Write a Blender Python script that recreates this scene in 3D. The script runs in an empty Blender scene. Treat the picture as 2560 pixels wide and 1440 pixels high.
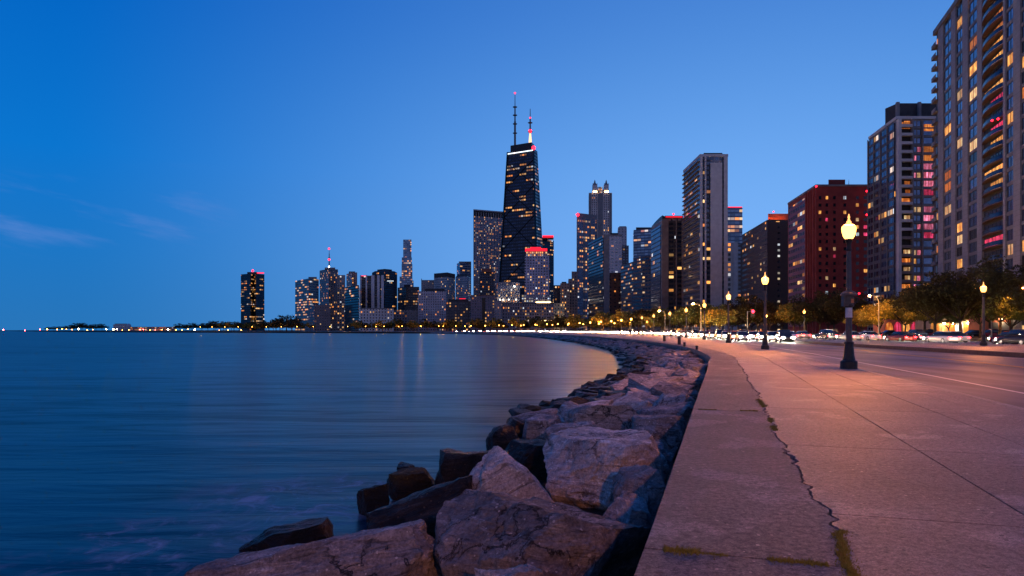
import bpy, bmesh, math, random
from mathutils import Vector, Matrix, noise
R = math.radians
F = 24/36*2560; HZ = 825.0; EYE = 1.5      # focal length in photo pixels, horizon row, eye height
C = bpy.context.scene.collection
S = bpy.context.scene
# ------------------------------------------------------------------ camera
cd = bpy.data.cameras.new('camera'); cam = bpy.data.objects.new('camera', cd); C.objects.link(cam)
cd.lens = 24; cd.sensor_width = 36; cd.shift_y = (HZ-720)/2560
cd.clip_start = .05; cd.clip_end = 90000
cam.location = (0, 0, EYE); cam.rotation_euler = (R(90), 0, 0)
S.camera = cam
# ------------------------------------------------------------------ world: dusk sky
W = bpy.data.worlds.new('World'); S.world = W; W.use_nodes = True
nt = W.node_tree; nt.nodes.clear()
def nd(t, ty, **kw):
    n = t.nodes.new(ty)
    for k, v in sorted(kw.items(), key=lambda z: z[0] == 'i'):
        if k == 'i':
            for kk, vv in v.items():
                if hasattr(vv, 'is_output') or isinstance(vv, bpy.types.NodeSocket): t.links.new(vv, n.inputs[kk])
                else: n.inputs[kk].default_value = vv
        else: setattr(n, k, v)
    return n
def mt(t, op, a, b=0.0, c=None, clamp=False):
    d = {0: a, 1: b}
    if c is not None: d[2] = c
    return nd(t, 'ShaderNodeMath', operation=op, use_clamp=clamp, i=d).outputs[0]
def mixc(t, f, a, b, bt='MIX'):
    n = t.nodes.new('ShaderNodeMix'); n.data_type = 'RGBA'; n.blend_type = bt
    for idx, v in ((0, f), (6, a), (7, b)):
        if isinstance(v, bpy.types.NodeSocket): t.links.new(v, n.inputs[idx])
        else: n.inputs[idx].default_value = v if idx == 0 else (tuple(v)+(1,))[:4]
    return n.outputs[2]
def ramp(t, fac, stops, interp='LINEAR'):
    n = nd(t, 'ShaderNodeValToRGB', i={0: fac}); cr = n.color_ramp; cr.interpolation = interp
    while len(cr.elements) < len(stops): cr.elements.new(.5)
    for e, (p, c) in zip(cr.elements, stops):
        e.position = p; e.color = (tuple(c)+(1,))[:4] if hasattr(c, '__len__') else (c, c, c, 1)
    return n.outputs[0]
def mapr(t, v, a, b, c=0.0, d=1.0, smooth=True):
    n = nd(t, 'ShaderNodeMapRange', i={0: v, 1: a, 2: b, 3: c, 4: d})
    if smooth: n.interpolation_type = 'SMOOTHSTEP'
    return n.outputs[0]
tc = nd(nt, 'ShaderNodeTexCoord'); sp = nd(nt, 'ShaderNodeSeparateXYZ', i={0: tc.outputs['Generated']})
dz = sp.outputs[2]
base = ramp(nt, dz, [(0, (.022, .180, .490)), (.10, (.012, .182, .560)), (.22, (.003, .178, .625)), (.42, (.0006, .125, .545)), (.8, (.0005, .06, .32))])
glowdir = Vector((math.sin(R(21))*math.cos(R(8)), math.cos(R(21))*math.cos(R(8)), math.sin(R(8))))
vd = nd(nt, 'ShaderNodeVectorMath', operation='DOT_PRODUCT', i={0: tc.outputs['Generated'], 1: glowdir})
g = mt(nt, 'POWER', mapr(nt, vd.outputs['Value'], .58, 1.0, 0, 1, False), 1.8)
g = mt(nt, 'MULTIPLY', g, mapr(nt, dz, .05, .50, 1.0, .36))
col = mixc(nt, g, base, (.195, .455, .950))
# afterglow of the vanished sun behind the viewer
ag = mt(nt, 'MULTIPLY', mapr(nt, sp.outputs[1], -.05, -.75), mapr(nt, dz, .75, .0))
col = mixc(nt, ag, col, (.37, .355, .54))
# thin pink-blue wisps low over the lake
u = mt(nt, 'DIVIDE', sp.outputs[0], mt(nt, 'MAXIMUM', sp.outputs[1], .05)); v = mt(nt, 'DIVIDE', dz, mt(nt, 'MAXIMUM', sp.outputs[1], .05))
uv = nd(nt, 'ShaderNodeCombineXYZ', i={0: mt(nt, 'MULTIPLY', mt(nt, 'SUBTRACT', u, .19), 5.0), 1: mt(nt, 'ADD', mt(nt, 'MULTIPLY', v, 30.0), mt(nt, 'MULTIPLY', mt(nt, 'SUBTRACT', u, .19), 6.0)), 2: 3.3})
cn = nd(nt, 'ShaderNodeTexNoise', i={'Vector': uv.outputs[0], 'Scale': 1.0, 'Detail': 5.0, 'Roughness': .55})
cm = mapr(nt, cn.outputs[0], .50, .78)
cm = mt(nt, 'MULTIPLY', cm, mt(nt, 'MULTIPLY', mapr(nt, v, .095, .155), mapr(nt, v, .25, .185)))
cm = mt(nt, 'MULTIPLY', cm, mt(nt, 'MULTIPLY', mapr(nt, u, -.38, -.48), mapr(nt, sp.outputs[1], .05, .2)))
col = mixc(nt, mt(nt, 'MULTIPLY', cm, .7), col, (.10, .24, .64))
sky = nd(nt, 'ShaderNodeTexSky', sky_type='NISHITA', sun_disc=False, sun_elevation=R(-4), sun_rotation=R(200), altitude=180)
col = mixc(nt, .02, col, sky.outputs[0], 'ADD')
bg = nd(nt, 'ShaderNodeBackground', i={0: col, 1: 1.0})
nd(nt, 'ShaderNodeOutputWorld', i={0: bg.outputs[0]})
S.view_settings.view_transform = 'Standard'; S.view_settings.look = 'None'
S.view_settings.exposure = 0; S.view_settings.gamma = 1
S.render.engine = 'CYCLES'
cy = S.cycles; cy.use_denoising = True; cy.max_bounces = 5; cy.diffuse_bounces = 2; cy.glossy_bounces = 3
cy.transmission_bounces = 2; cy.transparent_max_bounces = 6; cy.caustics_reflective = False; cy.caustics_refractive = False
cy.sample_clamp_indirect = 3.0; cy.use_light_tree = True; cy.blur_glossy = .5
try: cy.denoiser = 'OPENIMAGEDENOISE'; cy.denoising_input_passes = 'RGB_ALBEDO_NORMAL'
except Exception: pass
# ------------------------------------------------------------------ helpers
class MB:
    def __init__(s): s.v = []; s.f = []; s.uv = []; s.mi = []; s.cur = 0
    def face(s, pts, uvs=None):
        k = len(s.v); s.v += [tuple(p) for p in pts]; s.f.append(tuple(range(k, k+len(pts))))
        s.uv += list(uvs) if uvs else [(0, 0)]*len(pts); s.mi.append(s.cur)
    def box(s, c, d, rz=0.0, top=1.0, m=None):
        x, y, z = d[0]/2, d[1]/2, d[2]/2
        cs = []
        for sz in (-1, 1):
            k = top if sz > 0 else 1
            for sx, sy in ((-1, -1), (1, -1), (1, 1), (-1, 1)):
                p = Vector((sx*x*k, sy*y*k, sz*z)); p.rotate(Matrix.Rotation(rz, 3, 'Z')) if rz else None
                cs.append(p+Vector(c))
        if m: cs = [m @ p for p in cs]
        for q in ((0, 3, 2, 1), (4, 5, 6, 7), (0, 1, 5, 4), (1, 2, 6, 5), (2, 3, 7, 6), (3, 0, 4, 7)): s.face([cs[i] for i in q])
    def tube(s, pts, rad, n=8, cap=True):
        rings = []; pts = [Vector(p) for p in pts]
        if not hasattr(rad, '__len__'): rad = [rad]*len(pts)
        for i, p in enumerate(pts):
            t = (pts[min(i+1, len(pts)-1)]-pts[max(i-1, 0)]).normalized()
            a = t.cross(Vector((0, 0, 1)) if abs(t.z) < .9 else Vector((1, 0, 0))).normalized(); b = t.cross(a)
            rings.append([p+(a*math.cos(q*2*math.pi/n)+b*math.sin(q*2*math.pi/n))*rad[i] for q in range(n)])
        k = len(s.v)
        for r in rings: s.v += [tuple(p) for p in r]
        for i in range(len(rings)-1):
            for q in range(n):
                f = (k+i*n+q, k+i*n+(q+1) % n, k+(i+1)*n+(q+1) % n, k+(i+1)*n+q); s.f.append(f[::-1]); s.uv += [(0, 0)]*4; s.mi.append(s.cur)
        if cap:
            for f in (tuple(k+q for q in range(n)), tuple(k+(len(rings)-1)*n+q for q in range(n))[::-1]):
                s.f.append(f); s.uv += [(0, 0)]*n; s.mi.append(s.cur)
    def lathe(s, prof, n=16, c=(0, 0, 0), flute=0):
        k = len(s.v)
        for r, z in prof:
            for q in range(n):
                a = q*2*math.pi/n; rr = r*(1-flute*(q % 2)); s.v.append((c[0]+rr*math.cos(a), c[1]+rr*math.sin(a), c[2]+z))
        for i in range(len(prof)-1):
            for q in range(n):
                s.f.append((k+i*n+q, k+i*n+(q+1) % n, k+(i+1)*n+(q+1) % n, k+(i+1)*n+q)); s.uv += [(0, 0)]*4; s.mi.append(s.cur)
        for f in (tuple(k+q for q in range(n))[::-1], tuple(k+(len(prof)-1)*n+q for q in range(n))):
            s.f.append(f); s.uv += [(0, 0)]*n; s.mi.append(s.cur)
    def prism(s, foot, z0, z1, topfoot=None, du=0.0, cap=True):
        tf = topfoot or foot; n = len(foot)
        for i in range(n):
            a, b, c, d = foot[i], foot[(i+1) % n], tf[(i+1) % n], tf[i]
            L = math.hypot(b[0]-a[0], b[1]-a[1]); o = du*(i+1); Lt = math.hypot(c[0]-d[0], c[1]-d[1]); e = (L-Lt)/2
            s.face([(a[0], a[1], z0), (b[0], b[1], z0), (c[0], c[1], z1), (d[0], d[1], z1)], [(o, z0), (o+L, z0), (o+L-e, z1), (o+e, z1)])
        if cap:
            s.face([(p[0], p[1], z1) for p in tf], [(0, 0)]*n); s.face([(p[0], p[1], z0) for p in reversed(foot)], [(0, 0)]*n)
    def mesh(s, name, mats, smooth=False):
        me = bpy.data.meshes.new(name); me.from_pydata(s.v, [], s.f)
        if any(u != (0, 0) for u in s.uv):
            ul = me.uv_layers.new(name='UVMap'); ul.data.foreach_set('uv', [c for u in s.uv for c in u])
        for m in (mats if isinstance(mats, (list, tuple)) else [mats]): me.materials.append(m)
        if any(s.mi): me.polygons.foreach_set('material_index', s.mi)
        if smooth: me.polygons.foreach_set('use_smooth', [True]*len(me.polygons))
        me.update(); return me
    def obj(s, name, mats, parent=None, smooth=False, label=None):
        return link(name, s.mesh(name, mats, smooth), parent, label)
def link(name, me, parent=None, label=None):
    o = bpy.data.objects.new(name, me); C.objects.link(o)
    if parent: o.parent = parent; o.matrix_parent_inverse = Matrix.Translation(-Vector(parent.location)) if not parent.rotation_euler.z else Matrix()
    if label: o['label'] = label
    return o
def tag(o, label=None, cat=None, group=None, kind=None):
    for k, w in (('label', label), ('category', cat), ('group', group), ('kind', kind)):
        if w: o[k] = w
    return o
def thing(name, label, cat, loc=(0, 0, 0), rz=0.0, group=None):
    o = bpy.data.objects.new(name, None); C.objects.link(o); o.location = loc; o.rotation_euler = (0, 0, rz)
    return tag(o, label, cat, group)
def part(name, me, parent, label=None):          # mesh in the thing's own coordinates
    o = bpy.data.objects.new(name, me); C.objects.link(o); o.parent = parent
    if label: o['label'] = label
    return o
def dup(root, loc, rz=0.0, label=None, scale=None, group=None):
    r = root.copy(); C.objects.link(r); r.location = loc; r.rotation_euler = (0, 0, rz)
    if scale: r.scale = (scale,)*3 if not hasattr(scale, '__len__') else scale
    if label: r['label'] = label
    if group: r['group'] = group
    for ch in list(root.children):
        c = ch.copy(); C.objects.link(c); c.parent = r
        for gc in list(ch.children):
            d = gc.copy(); C.objects.link(d); d.parent = c
    return r
def PX(px, D): return ((px-1280)/F*D, D)
def PZ(py, D): return EYE+(HZ-py)/F*D
class Curve:
    def __init__(s, pts, step=.25):
        P = [Vector(p) for p in pts]; P = [P[0]*2-P[1]]+P+[P[-1]*2-P[-2]]; out = []
        for i in range(1, len(P)-2):
            a, b, c, d = P[i-1:i+3]; n = max(2, int((c-b).length/step))
            ta = (c-a)/((c-b).length+(b-a).length)*(c-b).length; tb = (d-b)/((c-b).length+(d-c).length)*(c-b).length
            for k in range(n):
                t = k/n; h = (2*t**3-3*t**2+1, t**3-2*t*t+t, -2*t**3+3*t*t, t**3-t*t)
                out.append(b*h[0]+ta*h[1]+c*h[2]+tb*h[3])
        out.append(P[-2]); s.p = out; s.s = [0.0]
        for a, b in zip(out, out[1:]): s.s.append(s.s[-1]+(b-a).length)
        s.L = s.s[-1]
    def at(s, q, off=0.0):
        import bisect
        q = max(0, min(s.L, q)); i = min(max(bisect.bisect_right(s.s, q)-1, 0), len(s.p)-2)
        t = (q-s.s[i])/max(1e-9, s.s[i+1]-s.s[i]); p = s.p[i].lerp(s.p[i+1], t)
        a, b = s.p[max(0, i-2)], s.p[min(len(s.p)-1, i+3)]; d = (b-a).normalized()
        return p+Vector((d.y, -d.x))*off, d
    def sy(s, y):                                   # arclength where the curve first reaches depth y
        for i, p in enumerate(s.p):
            if p.y >= y: return s.s[i]
        return s.L
# ------------------------------------------------------------------ materials
def mat(name, col=(.5, .5, .5), rough=.6, metal=0.0, emit=None, es=1.0, spec=.5):
    m = bpy.data.materials.new(name); m.use_nodes = True; b = m.node_tree.nodes['Principled BSDF']
    b.inputs['Base Color'].default_value = tuple(col)+(1,); b.inputs['Roughness'].default_value = rough; b.inputs['Metallic'].default_value = metal
    b.inputs['Specular IOR Level'].default_value = spec
    if emit: b.inputs['Emission Color'].default_value = tuple(emit)+(1,); b.inputs['Emission Strength'].default_value = es
    return m
def noisy(name, c1, c2, scale=4.0, rough=.7, bump=.3, bscale=None, detail=6.0, c3=None, metal=0.0, dist=.02, coord='Object', spec=.4):
    m = mat(name, c1, rough, metal, spec=spec); t = m.node_tree; b = t.nodes['Principled BSDF']
    co = nd(t, 'ShaderNodeTexCoord').outputs[coord]
    n = nd(t, 'ShaderNodeTexNoise', i={'Vector': co, 'Scale': scale, 'Detail': detail, 'Roughness': .62})
    st = [(.32, c1), (.68, c2)] if c3 is None else [(.3, c1), (.52, c2), (.72, c3)]
    t.links.new(ramp(t, n.outputs[0], st), b.inputs['Base Color'])
    n2 = nd(t, 'ShaderNodeTexNoise', i={'Vector': co, 'Scale': bscale or scale*4, 'Detail': 8.0, 'Roughness': .7})
    bp = nd(t, 'ShaderNodeBump', i={'Height': n2.outputs[0], 'Strength': bump, 'Distance': dist}); t.links.new(bp.outputs[0], b.inputs['Normal'])
    return m
def emis(name, col, s, sampled=True):
    m = bpy.data.materials.new(name); m.use_nodes = True; t = m.node_tree; t.nodes.clear()
    e = nd(t, 'ShaderNodeEmission', i={0: tuple(col)+(1,), 1: s}); nd(t, 'ShaderNodeOutputMaterial', i={0: e.outputs[0]})
    if not sampled: m.cycles.emission_sampling = 'NONE'
    return m
def wmat(name, wall, pu=3.0, pv=3.3, fu=.6, fv=.55, lit=.2, seed=0.0, run=1, es=1.0, glass=(.05, .075, .12), gm=.75, warm=0.0, wv=.10, rough=.6, gr=.12, rowv=.6):
    """facade of a far building: rows of glazed openings in a wall, some with the lights on (UV in metres)"""
    if max(wall) > .09: wall = tuple(min(.55, x*1.8) for x in wall)
    m = mat(name, wall, rough); t = m.node_tree; b = t.nodes['Principled BSDF']
    uvn = nd(t, 'ShaderNodeUVMap'); s = nd(t, 'ShaderNodeSeparateXYZ', i={0: uvn.outputs[0]})
    a = mt(t, 'DIVIDE', s.outputs[0], pu); c = mt(t, 'DIVIDE', s.outputs[1], pv)
    fa, fc = mt(t, 'FRACT', a), mt(t, 'FRACT', c); ia, ic = mt(t, 'FLOOR', a), mt(t, 'FLOOR', c)
    du = mt(t, 'LESS_THAN', mt(t, 'ABSOLUTE', mt(t, 'SUBTRACT', fa, .5)), fu/2); dv = mt(t, 'LESS_THAN', mt(t, 'ABSOLUTE', mt(t, 'SUBTRACT', fc, .5)), fv/2)
    win = mt(t, 'MULTIPLY', du, dv)
    ra = mt(t, 'FLOOR', mt(t, 'DIVIDE', a, float(run))) if run > 1 else ia
    wn = nd(t, 'ShaderNodeTexWhiteNoise', noise_dimensions='3D', i={0: nd(t, 'ShaderNodeCombineXYZ', i={0: ra, 1: ic, 2: seed}).outputs[0]})
    wn2 = nd(t, 'ShaderNodeTexWhiteNoise', noise_dimensions='3D', i={0: nd(t, 'ShaderNodeCombineXYZ', i={0: ia, 1: ic, 2: seed+7}).outputs[0]})
    rw = nd(t, 'ShaderNodeTexWhiteNoise', noise_dimensions='2D', i={0: nd(t, 'ShaderNodeCombineXYZ', i={0: ic, 1: seed}).outputs[0]})
    pr = mt(t, 'MULTIPLY', mt(t, 'ADD', mt(t, 'MULTIPLY', rw.outputs[0], 2*rowv), 1-rowv), lit)
    on = mt(t, 'MULTIPLY', mt(t, 'LESS_THAN', wn.outputs[0], pr), win)
    sc = nd(t, 'ShaderNodeSeparateColor', i={0: wn2.outputs[1]})
    lc = ramp(t, sc.outputs[0], [(0, (1, .28, .045)), (.45, (1, .42, .09)), (.8, (1, .58, .22)), (.97, (.8, .85, .95))] if warm >= 0 else [(0, (.6, .75, 1)), (.5, (1, .95, .85)), (1, (1, .7, .3))])
    sh = mt(t, 'MULTIPLY', on, mt(t, 'ADD', mt(t, 'MULTIPLY', mt(t, 'POWER', sc.outputs[1], 1.6), 1.25*es), .18*es))
    big = nd(t, 'ShaderNodeTexNoise', i={'Vector': uvn.outputs[0], 'Scale': .05, 'Detail': 4.0})
    wc = mixc(t, mapr(t, big.outputs[0], .3, .7), [x*(1-wv*2) for x in wall], [min(1, x*(1+wv)) for x in wall])
    gc = mixc(t, sc.outputs[2], [x*.6 for x in glass], [x*1.5 for x in glass])
    t.links.new(mixc(t, win, wc, gc), b.inputs['Base Color'])
    t.links.new(mt(t, 'MULTIPLY', win, gm), b.inputs['Metallic'])
    t.links.new(mapr(t, win, 0, 1, rough, gr, False), b.inputs['Roughness'])
    t.links.new(lc, b.inputs['Emission Color']); t.links.new(sh, b.inputs['Emission Strength'])
    tilt = nd(t, 'ShaderNodeBump', i={'Height': win, 'Strength': .4, 'Distance': -.2}); t.links.new(tilt.outputs[0], b.inputs['Normal'])
    m.cycles.emission_sampling = 'NONE'
    return m
SOD = (1.0, .46, .13)
M = {}
def globemat(name, col, k):
    """thin lit glass: glows itself and lets the lamp inside shine out"""
    m = bpy.data.materials.new(name); m.use_nodes = True; t = m.node_tree; t.nodes.clear()
    e = nd(t, 'ShaderNodeEmission', i={0: tuple(col)+(1,), 1: k}); tr = nd(t, 'ShaderNodeBsdfTransparent')
    a = nd(t, 'ShaderNodeAddShader', i={0: e.outputs[0], 1: tr.outputs[0]}); nd(t, 'ShaderNodeOutputMaterial', i={0: a.outputs[0]}); m.cycles.emission_sampling = 'NONE'; return m
M['globe'] = globemat('lamp_globe_glass', (1, .42, .085), 3.2)
M['globe_far'] = globemat('far_lamp_globe_glass', (1, .40, .055), 16)
M['harbour'] = emis('harbour_lamp_glow', (1, .36, .06), 45, False)
LD = bpy.data.lights.new('sodium_lamp', 'POINT'); LD.energy = 3500; LD.color = (1, .29, .06); LD.shadow_soft_size = .16
LP = LD.copy(); LP.energy = 9000; LP.color = (1, .36, .06)
LFAR = LP.copy(); LFAR.energy = 3500
M['white_far'] = emis('white_lamp_glow', (1, .78, .45), 120, False)
M['red'] = emis('red_beacon', (1, .012, .03), 7, False)
M['whitelight'] = emis('white_beacon', (1, .92, .8), 14, False)
M['iron'] = noisy('painted_iron', (.012, .012, .013), (.03, .028, .026), 6, .5, .25, 40, metal=.2)
M['shaft'] = noisy('aged_lamp_shaft', (.05, .047, .044), (.095, .085, .08), 5, .5, .2, 40)
M['steel'] = mat('steel_pole', (.25, .24, .23), .4, .6)
def bpart(name, mb, mats, root, smooth=False, label=None):   # mesh given in world coordinates, parented to its thing
    l = root.location; mb.v = [(x-l[0], y-l[1], z-l[2]) for x, y, z in mb.v]
    return part(name, mb.mesh(name, mats, smooth), root, label)
def struct(name, mb, m, smooth=False, kind='structure'):
    o = mb.obj(name, m, smooth=smooth); o['kind'] = kind; return o
# ------------------------------------------------------------------ plan of the shore
WALL = Curve([(-10, -29), (-4.5, -12.4), (-.55, 0), (.743, 4.16), (1.16, 5.5), (3.94, 14.6), (7.74, 27), (9.2, 32), (10.9, 37.6), (12.9, 46.5), (14.2, 53.3), (15.75, 64), (17.3, 80), (18.5, 98.5), (19, 120), (18.9, 145),
              (18.2, 175), (17, 210), (14, 255), (9, 310), (2, 370), (-12, 440), (-40, 520), (-90, 590), (-160, 645), (-240, 700), (-340, 760), (-470, 850), (-640, 1000), (-900, 1300), (-1300, 1800), (-1900, 2500)])
KERB = Curve([(-3, -35), (0, -24), (4, -9), (6.5, 1), (9.83, 13.1), (10.8, 16.5), (11.85, 20.5), (13.2, 25.6), (15.95, 36.6), (19.35, 50.2), (24.3, 73), (29.6, 102), (33.9, 130), (37.1, 157), (38.9, 183), (40.6, 205), (42.6, 244), (43.5, 290), (41, 345),
              (33, 410), (18, 480), (-10, 560), (-55, 635), (-120, 695), (-200, 750), (-300, 815), (-430, 905), (-600, 1060), (-860, 1360)])
MED = Curve([(24, 0), (27, 20), (30.5, 40.6), (33.6, 67), (37, 90), (41, 115), (45, 140)])
FAR = Curve([(60, -20), (59, 20), (58, 45), (56.5, 73), (54, 107), (52.5, 128), (51.5, 160), (53, 205), (55.5, 244), (57, 290), (55, 345), (47, 415), (31, 490), (2, 575), (-44, 652), (-110, 714), (-195, 770)])
WZ = -1.5                                            # lake level below the promenade
# ------------------------------------------------------------------ water
def water_mat():
    m = mat('lake_water', (.0, .018, .035), .12, spec=.5); t = m.node_tree; b = t.nodes['Principled BSDF']
    b.inputs['IOR'].default_value = 1.33; b.inputs['Specular Tint'].default_value = (.2, .95, 1, 1)
    co = nd(t, 'ShaderNodeTexCoord').outputs['Object']
    mp = nd(t, 'ShaderNodeMapping', i={0: co, 3: (.28, 1.25, 1)})
    n1 = nd(t, 'ShaderNodeTexNoise', i={'Vector': mp.outputs[0], 'Scale': .9, 'Detail': 5.0, 'Roughness': .6, 'Distortion': .5})
    n2 = nd(t, 'ShaderNodeTexNoise', i={'Vector': mp.outputs[0], 'Scale': .17, 'Detail': 4.0, 'Roughness': .6})
    h = mt(t, 'ADD', mt(t, 'MULTIPLY', n1.outputs[0], .35), mt(t, 'MULTIPLY', n2.outputs[0], 1.3))
    bp = nd(t, 'ShaderNodeBump', i={'Height': h, 'Strength': .24, 'Distance': .5}); t.links.new(bp.outputs[0], b.inputs['Normal'])
    mp2 = nd(t, 'ShaderNodeMapping', i={0: co, 3: (.16, .75, 1)}); ns = nd(t, 'ShaderNodeTexNoise', i={'Vector': mp2.outputs[0], 'Scale': 1.0, 'Detail': 6.0, 'Roughness': .62, 'Distortion': .8})
    mp3 = nd(t, 'ShaderNodeMapping', i={0: co, 3: (.012, .05, 1)}); nl = nd(t, 'ShaderNodeTexNoise', i={'Vector': mp3.outputs[0], 'Scale': 1.0, 'Detail': 4.0})
    sl = mt(t, 'ADD', mapr(t, ns.outputs[0], .36, .62, .14, .60), mapr(t, nl.outputs[0], .35, .65, -.07, .08)); t.links.new(mt(t, 'MAXIMUM', sl, .13), b.inputs['Specular IOR Level'])
    # pale churned water by the boulders
    n3 = nd(t, 'ShaderNodeTexNoise', i={'Vector': co, 'Scale': 1.3, 'Detail': 7.0, 'Roughness': .7, 'Distortion': 1.2})
    d = nd(t, 'ShaderNodeVectorMath', operation='DISTANCE', i={0: co, 1: (-3.7, 12.2, WZ)})
    f = mt(t, 'MULTIPLY', mapr(t, n3.outputs[0], .44, .68), mapr(t, d.outputs['Value'], 3.0, .5))
    d2 = nd(t, 'ShaderNodeVectorMath', operation='DISTANCE', i={0: co, 1: (-5.0, 9.6, WZ)})
    f = mt(t, 'MAXIMUM', f, mt(t, 'MULTIPLY', mapr(t, n3.outputs[0], .46, .72), mapr(t, d2.outputs['Value'], 2.4, .4)))
    # noise blends a darker and a bluer tone over the whole lake
    tone = mixc(t, mapr(t, n2.outputs[0], .3, .7), (.0, .003, .010), (.0, .020, .045))
    t.links.new(mixc(t, mt(t, 'MULTIPLY', f, .8), tone, (.30, .40, .52)), b.inputs['Base Color'])
    t.links.new(mt(t, 'ADD', mt(t, 'MULTIPLY', f, .3), .30), b.inputs['Roughness'])
    return m
mb = MB(); mb.face([(-9000, -300, WZ), (9000, -300, WZ), (9000, 9000, WZ), (-9000, 9000, WZ)]); struct('lake_water', mb, water_mat())
# ------------------------------------------------------------------ land: one sheet from the shore to the horizon
def strip(mb, fa, fb, s0, s1, step, za=0.0, zb=None, uv=False):
    zb = za if zb is None else zb; n = max(1, int((s1-s0)/step)); prev = None
    for i in range(n+1):
        q = s0+(s1-s0)*i/n; a, b = fa(q), fb(q)
        cur = ((a[0], a[1], za), (b[0], b[1], zb))
        if prev: mb.face([prev[0], prev[1], cur[1], cur[0]])
        prev = cur
M['earth'] = noisy('dark_earth', (.02, .018, .015), (.05, .045, .035), 1.5, .9, .4)
mb = MB(); mb.face([(4000, -300, -.3), (8990, -300, -.3), (8990, 8990, -.3), (4000, 8990, -.3)])
pv = None
for i in range(0, 601):
    q = WALL.L*i/600; a, _ = WALL.at(q, .5)
    if pv: mb.face([(pv.x, pv.y, -.3), (4000, pv.y, -.3), (4000, a.y, -.3), (a.x, a.y, -.3)]); mb.face([(pv.x, pv.y, -2.2), (pv.x, pv.y, -.3), (a.x, a.y, -.3), (a.x, a.y, -2.2)])
    pv = a
mb.face([(pv.x, pv.y, -.3), (4000, pv.y, -.3), (4000, 8990, -.3), (-2600, 8990, -.3)])
struct('ground', mb, M['earth'])
# ------------------------------------------------------------------ pavement slabs
def concrete(name, dark, light, stain, speck=True, rough=.60, grain=.6):
    m = mat(name, dark, rough, spec=.42); t = m.node_tree; b = t.nodes['Principled BSDF']
    co = nd(t, 'ShaderNodeTexCoord').outputs['Object']
    n = nd(t, 'ShaderNodeTexNoise', i={'Vector': co, 'Scale': .55, 'Detail': 8.0, 'Roughness': .65, 'Distortion': .4})
    c = ramp(t, n.outputs[0], [(.3, dark), (.7, light)])
    n2 = nd(t, 'ShaderNodeTexNoise', i={'Vector': co, 'Scale': 1.7, 'Detail': 6.0, 'Roughness': .7, 'Distortion': 1.0})
    c = mixc(t, mt(t, 'MULTIPLY', mapr(t, n2.outputs[0], .57, .72), .55), c, stain)
    n5 = nd(t, 'ShaderNodeTexNoise', i={'Vector': co, 'Scale': .9, 'Detail': 9.0, 'Roughness': .6, 'W': 4.0}, noise_dimensions='4D')
    c = mixc(t, mt(t, 'MULTIPLY', mapr(t, n5.outputs[0], .56, .61), .6), c, [min(1, x*1.45) for x in light])
    n3 = nd(t, 'ShaderNodeTexNoise', i={'Vector': co, 'Scale': 60.0, 'Detail': 6.0, 'Roughness': .85})
    ng = nd(t, 'ShaderNodeTexNoise', i={'Vector': co, 'Scale': 17.0, 'Detail': 5.0, 'Roughness': .8})
    c = mixc(t, grain, c, ramp(t, ng.outputs[0], [(.40, (.42, .41, .44)), (.5, (1, 1, 1)), (.60, (1.6, 1.55, 1.5))]), 'MULTIPLY')
    pz = nd(t, 'ShaderNodeTexVoronoi', i={'Vector': nd(t, 'ShaderNodeVectorMath', operation='ADD', i={0: co, 1: nd(t, 'ShaderNodeVectorMath', operation='SCALE', i={0: ng.outputs[1], 3: .12}).outputs[0]}).outputs[0], 'Scale': 3.2}); pr_ = nd(t, 'ShaderNodeSeparateColor', i={0: pz.outputs['Color']})
    c = mixc(t, mt(t, 'MULTIPLY', mapr(t, pz.outputs['Distance'], .10, .03), mt(t, 'MULTIPLY', mt(t, 'GREATER_THAN', pr_.outputs[0], .80), .75)), c, (.035, .032, .034))
    c = mixc(t, .75, c, ramp(t, n3.outputs[0], [(.38, (.25, .25, .27)), (.5, (1, 1, 1)), (.62, (1.9, 1.8, 1.72))]), 'MULTIPLY')
    if speck:
        vo = nd(t, 'ShaderNodeTexVoronoi', i={'Vector': co, 'Scale': 21.0}); sc = nd(t, 'ShaderNodeSeparateColor', i={0: vo.outputs['Color']})
        k = mt(t, 'MULTIPLY', mt(t, 'LESS_THAN', vo.outputs['Distance'], mt(t, 'MULTIPLY', sc.outputs[1], .3)), mt(t, 'MULTIPLY', mt(t, 'GREATER_THAN', sc.outputs[0], .86), mapr(t, n2.outputs[0], .42, .6)))
        c = mixc(t, k, c, (.62, .56, .48))
        k = mt(t, 'MULTIPLY', mt(t, 'LESS_THAN', vo.outputs['Distance'], mt(t, 'MULTIPLY', sc.outputs[2], .35)), mt(t, 'LESS_THAN', sc.outputs[0], .14))
        c = mixc(t, mt(t, 'MULTIPLY', k, .8), c, (.04, .04, .045))
    t.links.new(c, b.inputs['Base Color'])
    h = mt(t, 'ADD', n3.outputs[0], mt(t, 'MULTIPLY', n2.outputs[0], .9))
    bp = nd(t, 'ShaderNodeBump', i={'Height': h, 'Strength': .8, 'Distance': .02}); t.links.new(bp.outputs[0], b.inputs['Normal'])
    return m
M['slabd'] = concrete('darker_walkway_concrete', (.155, .135, .135), (.235, .205, .205), (.10, .088, .088)); M['slabl'] = concrete('paler_walkway_concrete', (.20, .172, .17), (.30, .262, .258), (.14, .12, .12))
M['slab'] = concrete('walkway_concrete', (.178, .152, .150), (.265, .232, .228), (.12, .103, .102))
M['edge'] = concrete('exposed_aggregate_edge', (.095, .09, .092), (.185, .172, .17), (.06, .057, .06), rough=.72, grain=.95)
CRK = 1.3
def jag(q, k=0):
    return .10*noise.noise(Vector((q*.45, k*9.1, 0)))+.075*noise.noise(Vector((q*1.7, 3+k, 0)))+.062*noise.noise(Vector((q*6, 7+k, 0)))+.03*noise.noise(Vector((q*17, 9+k, 0)))
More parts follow.
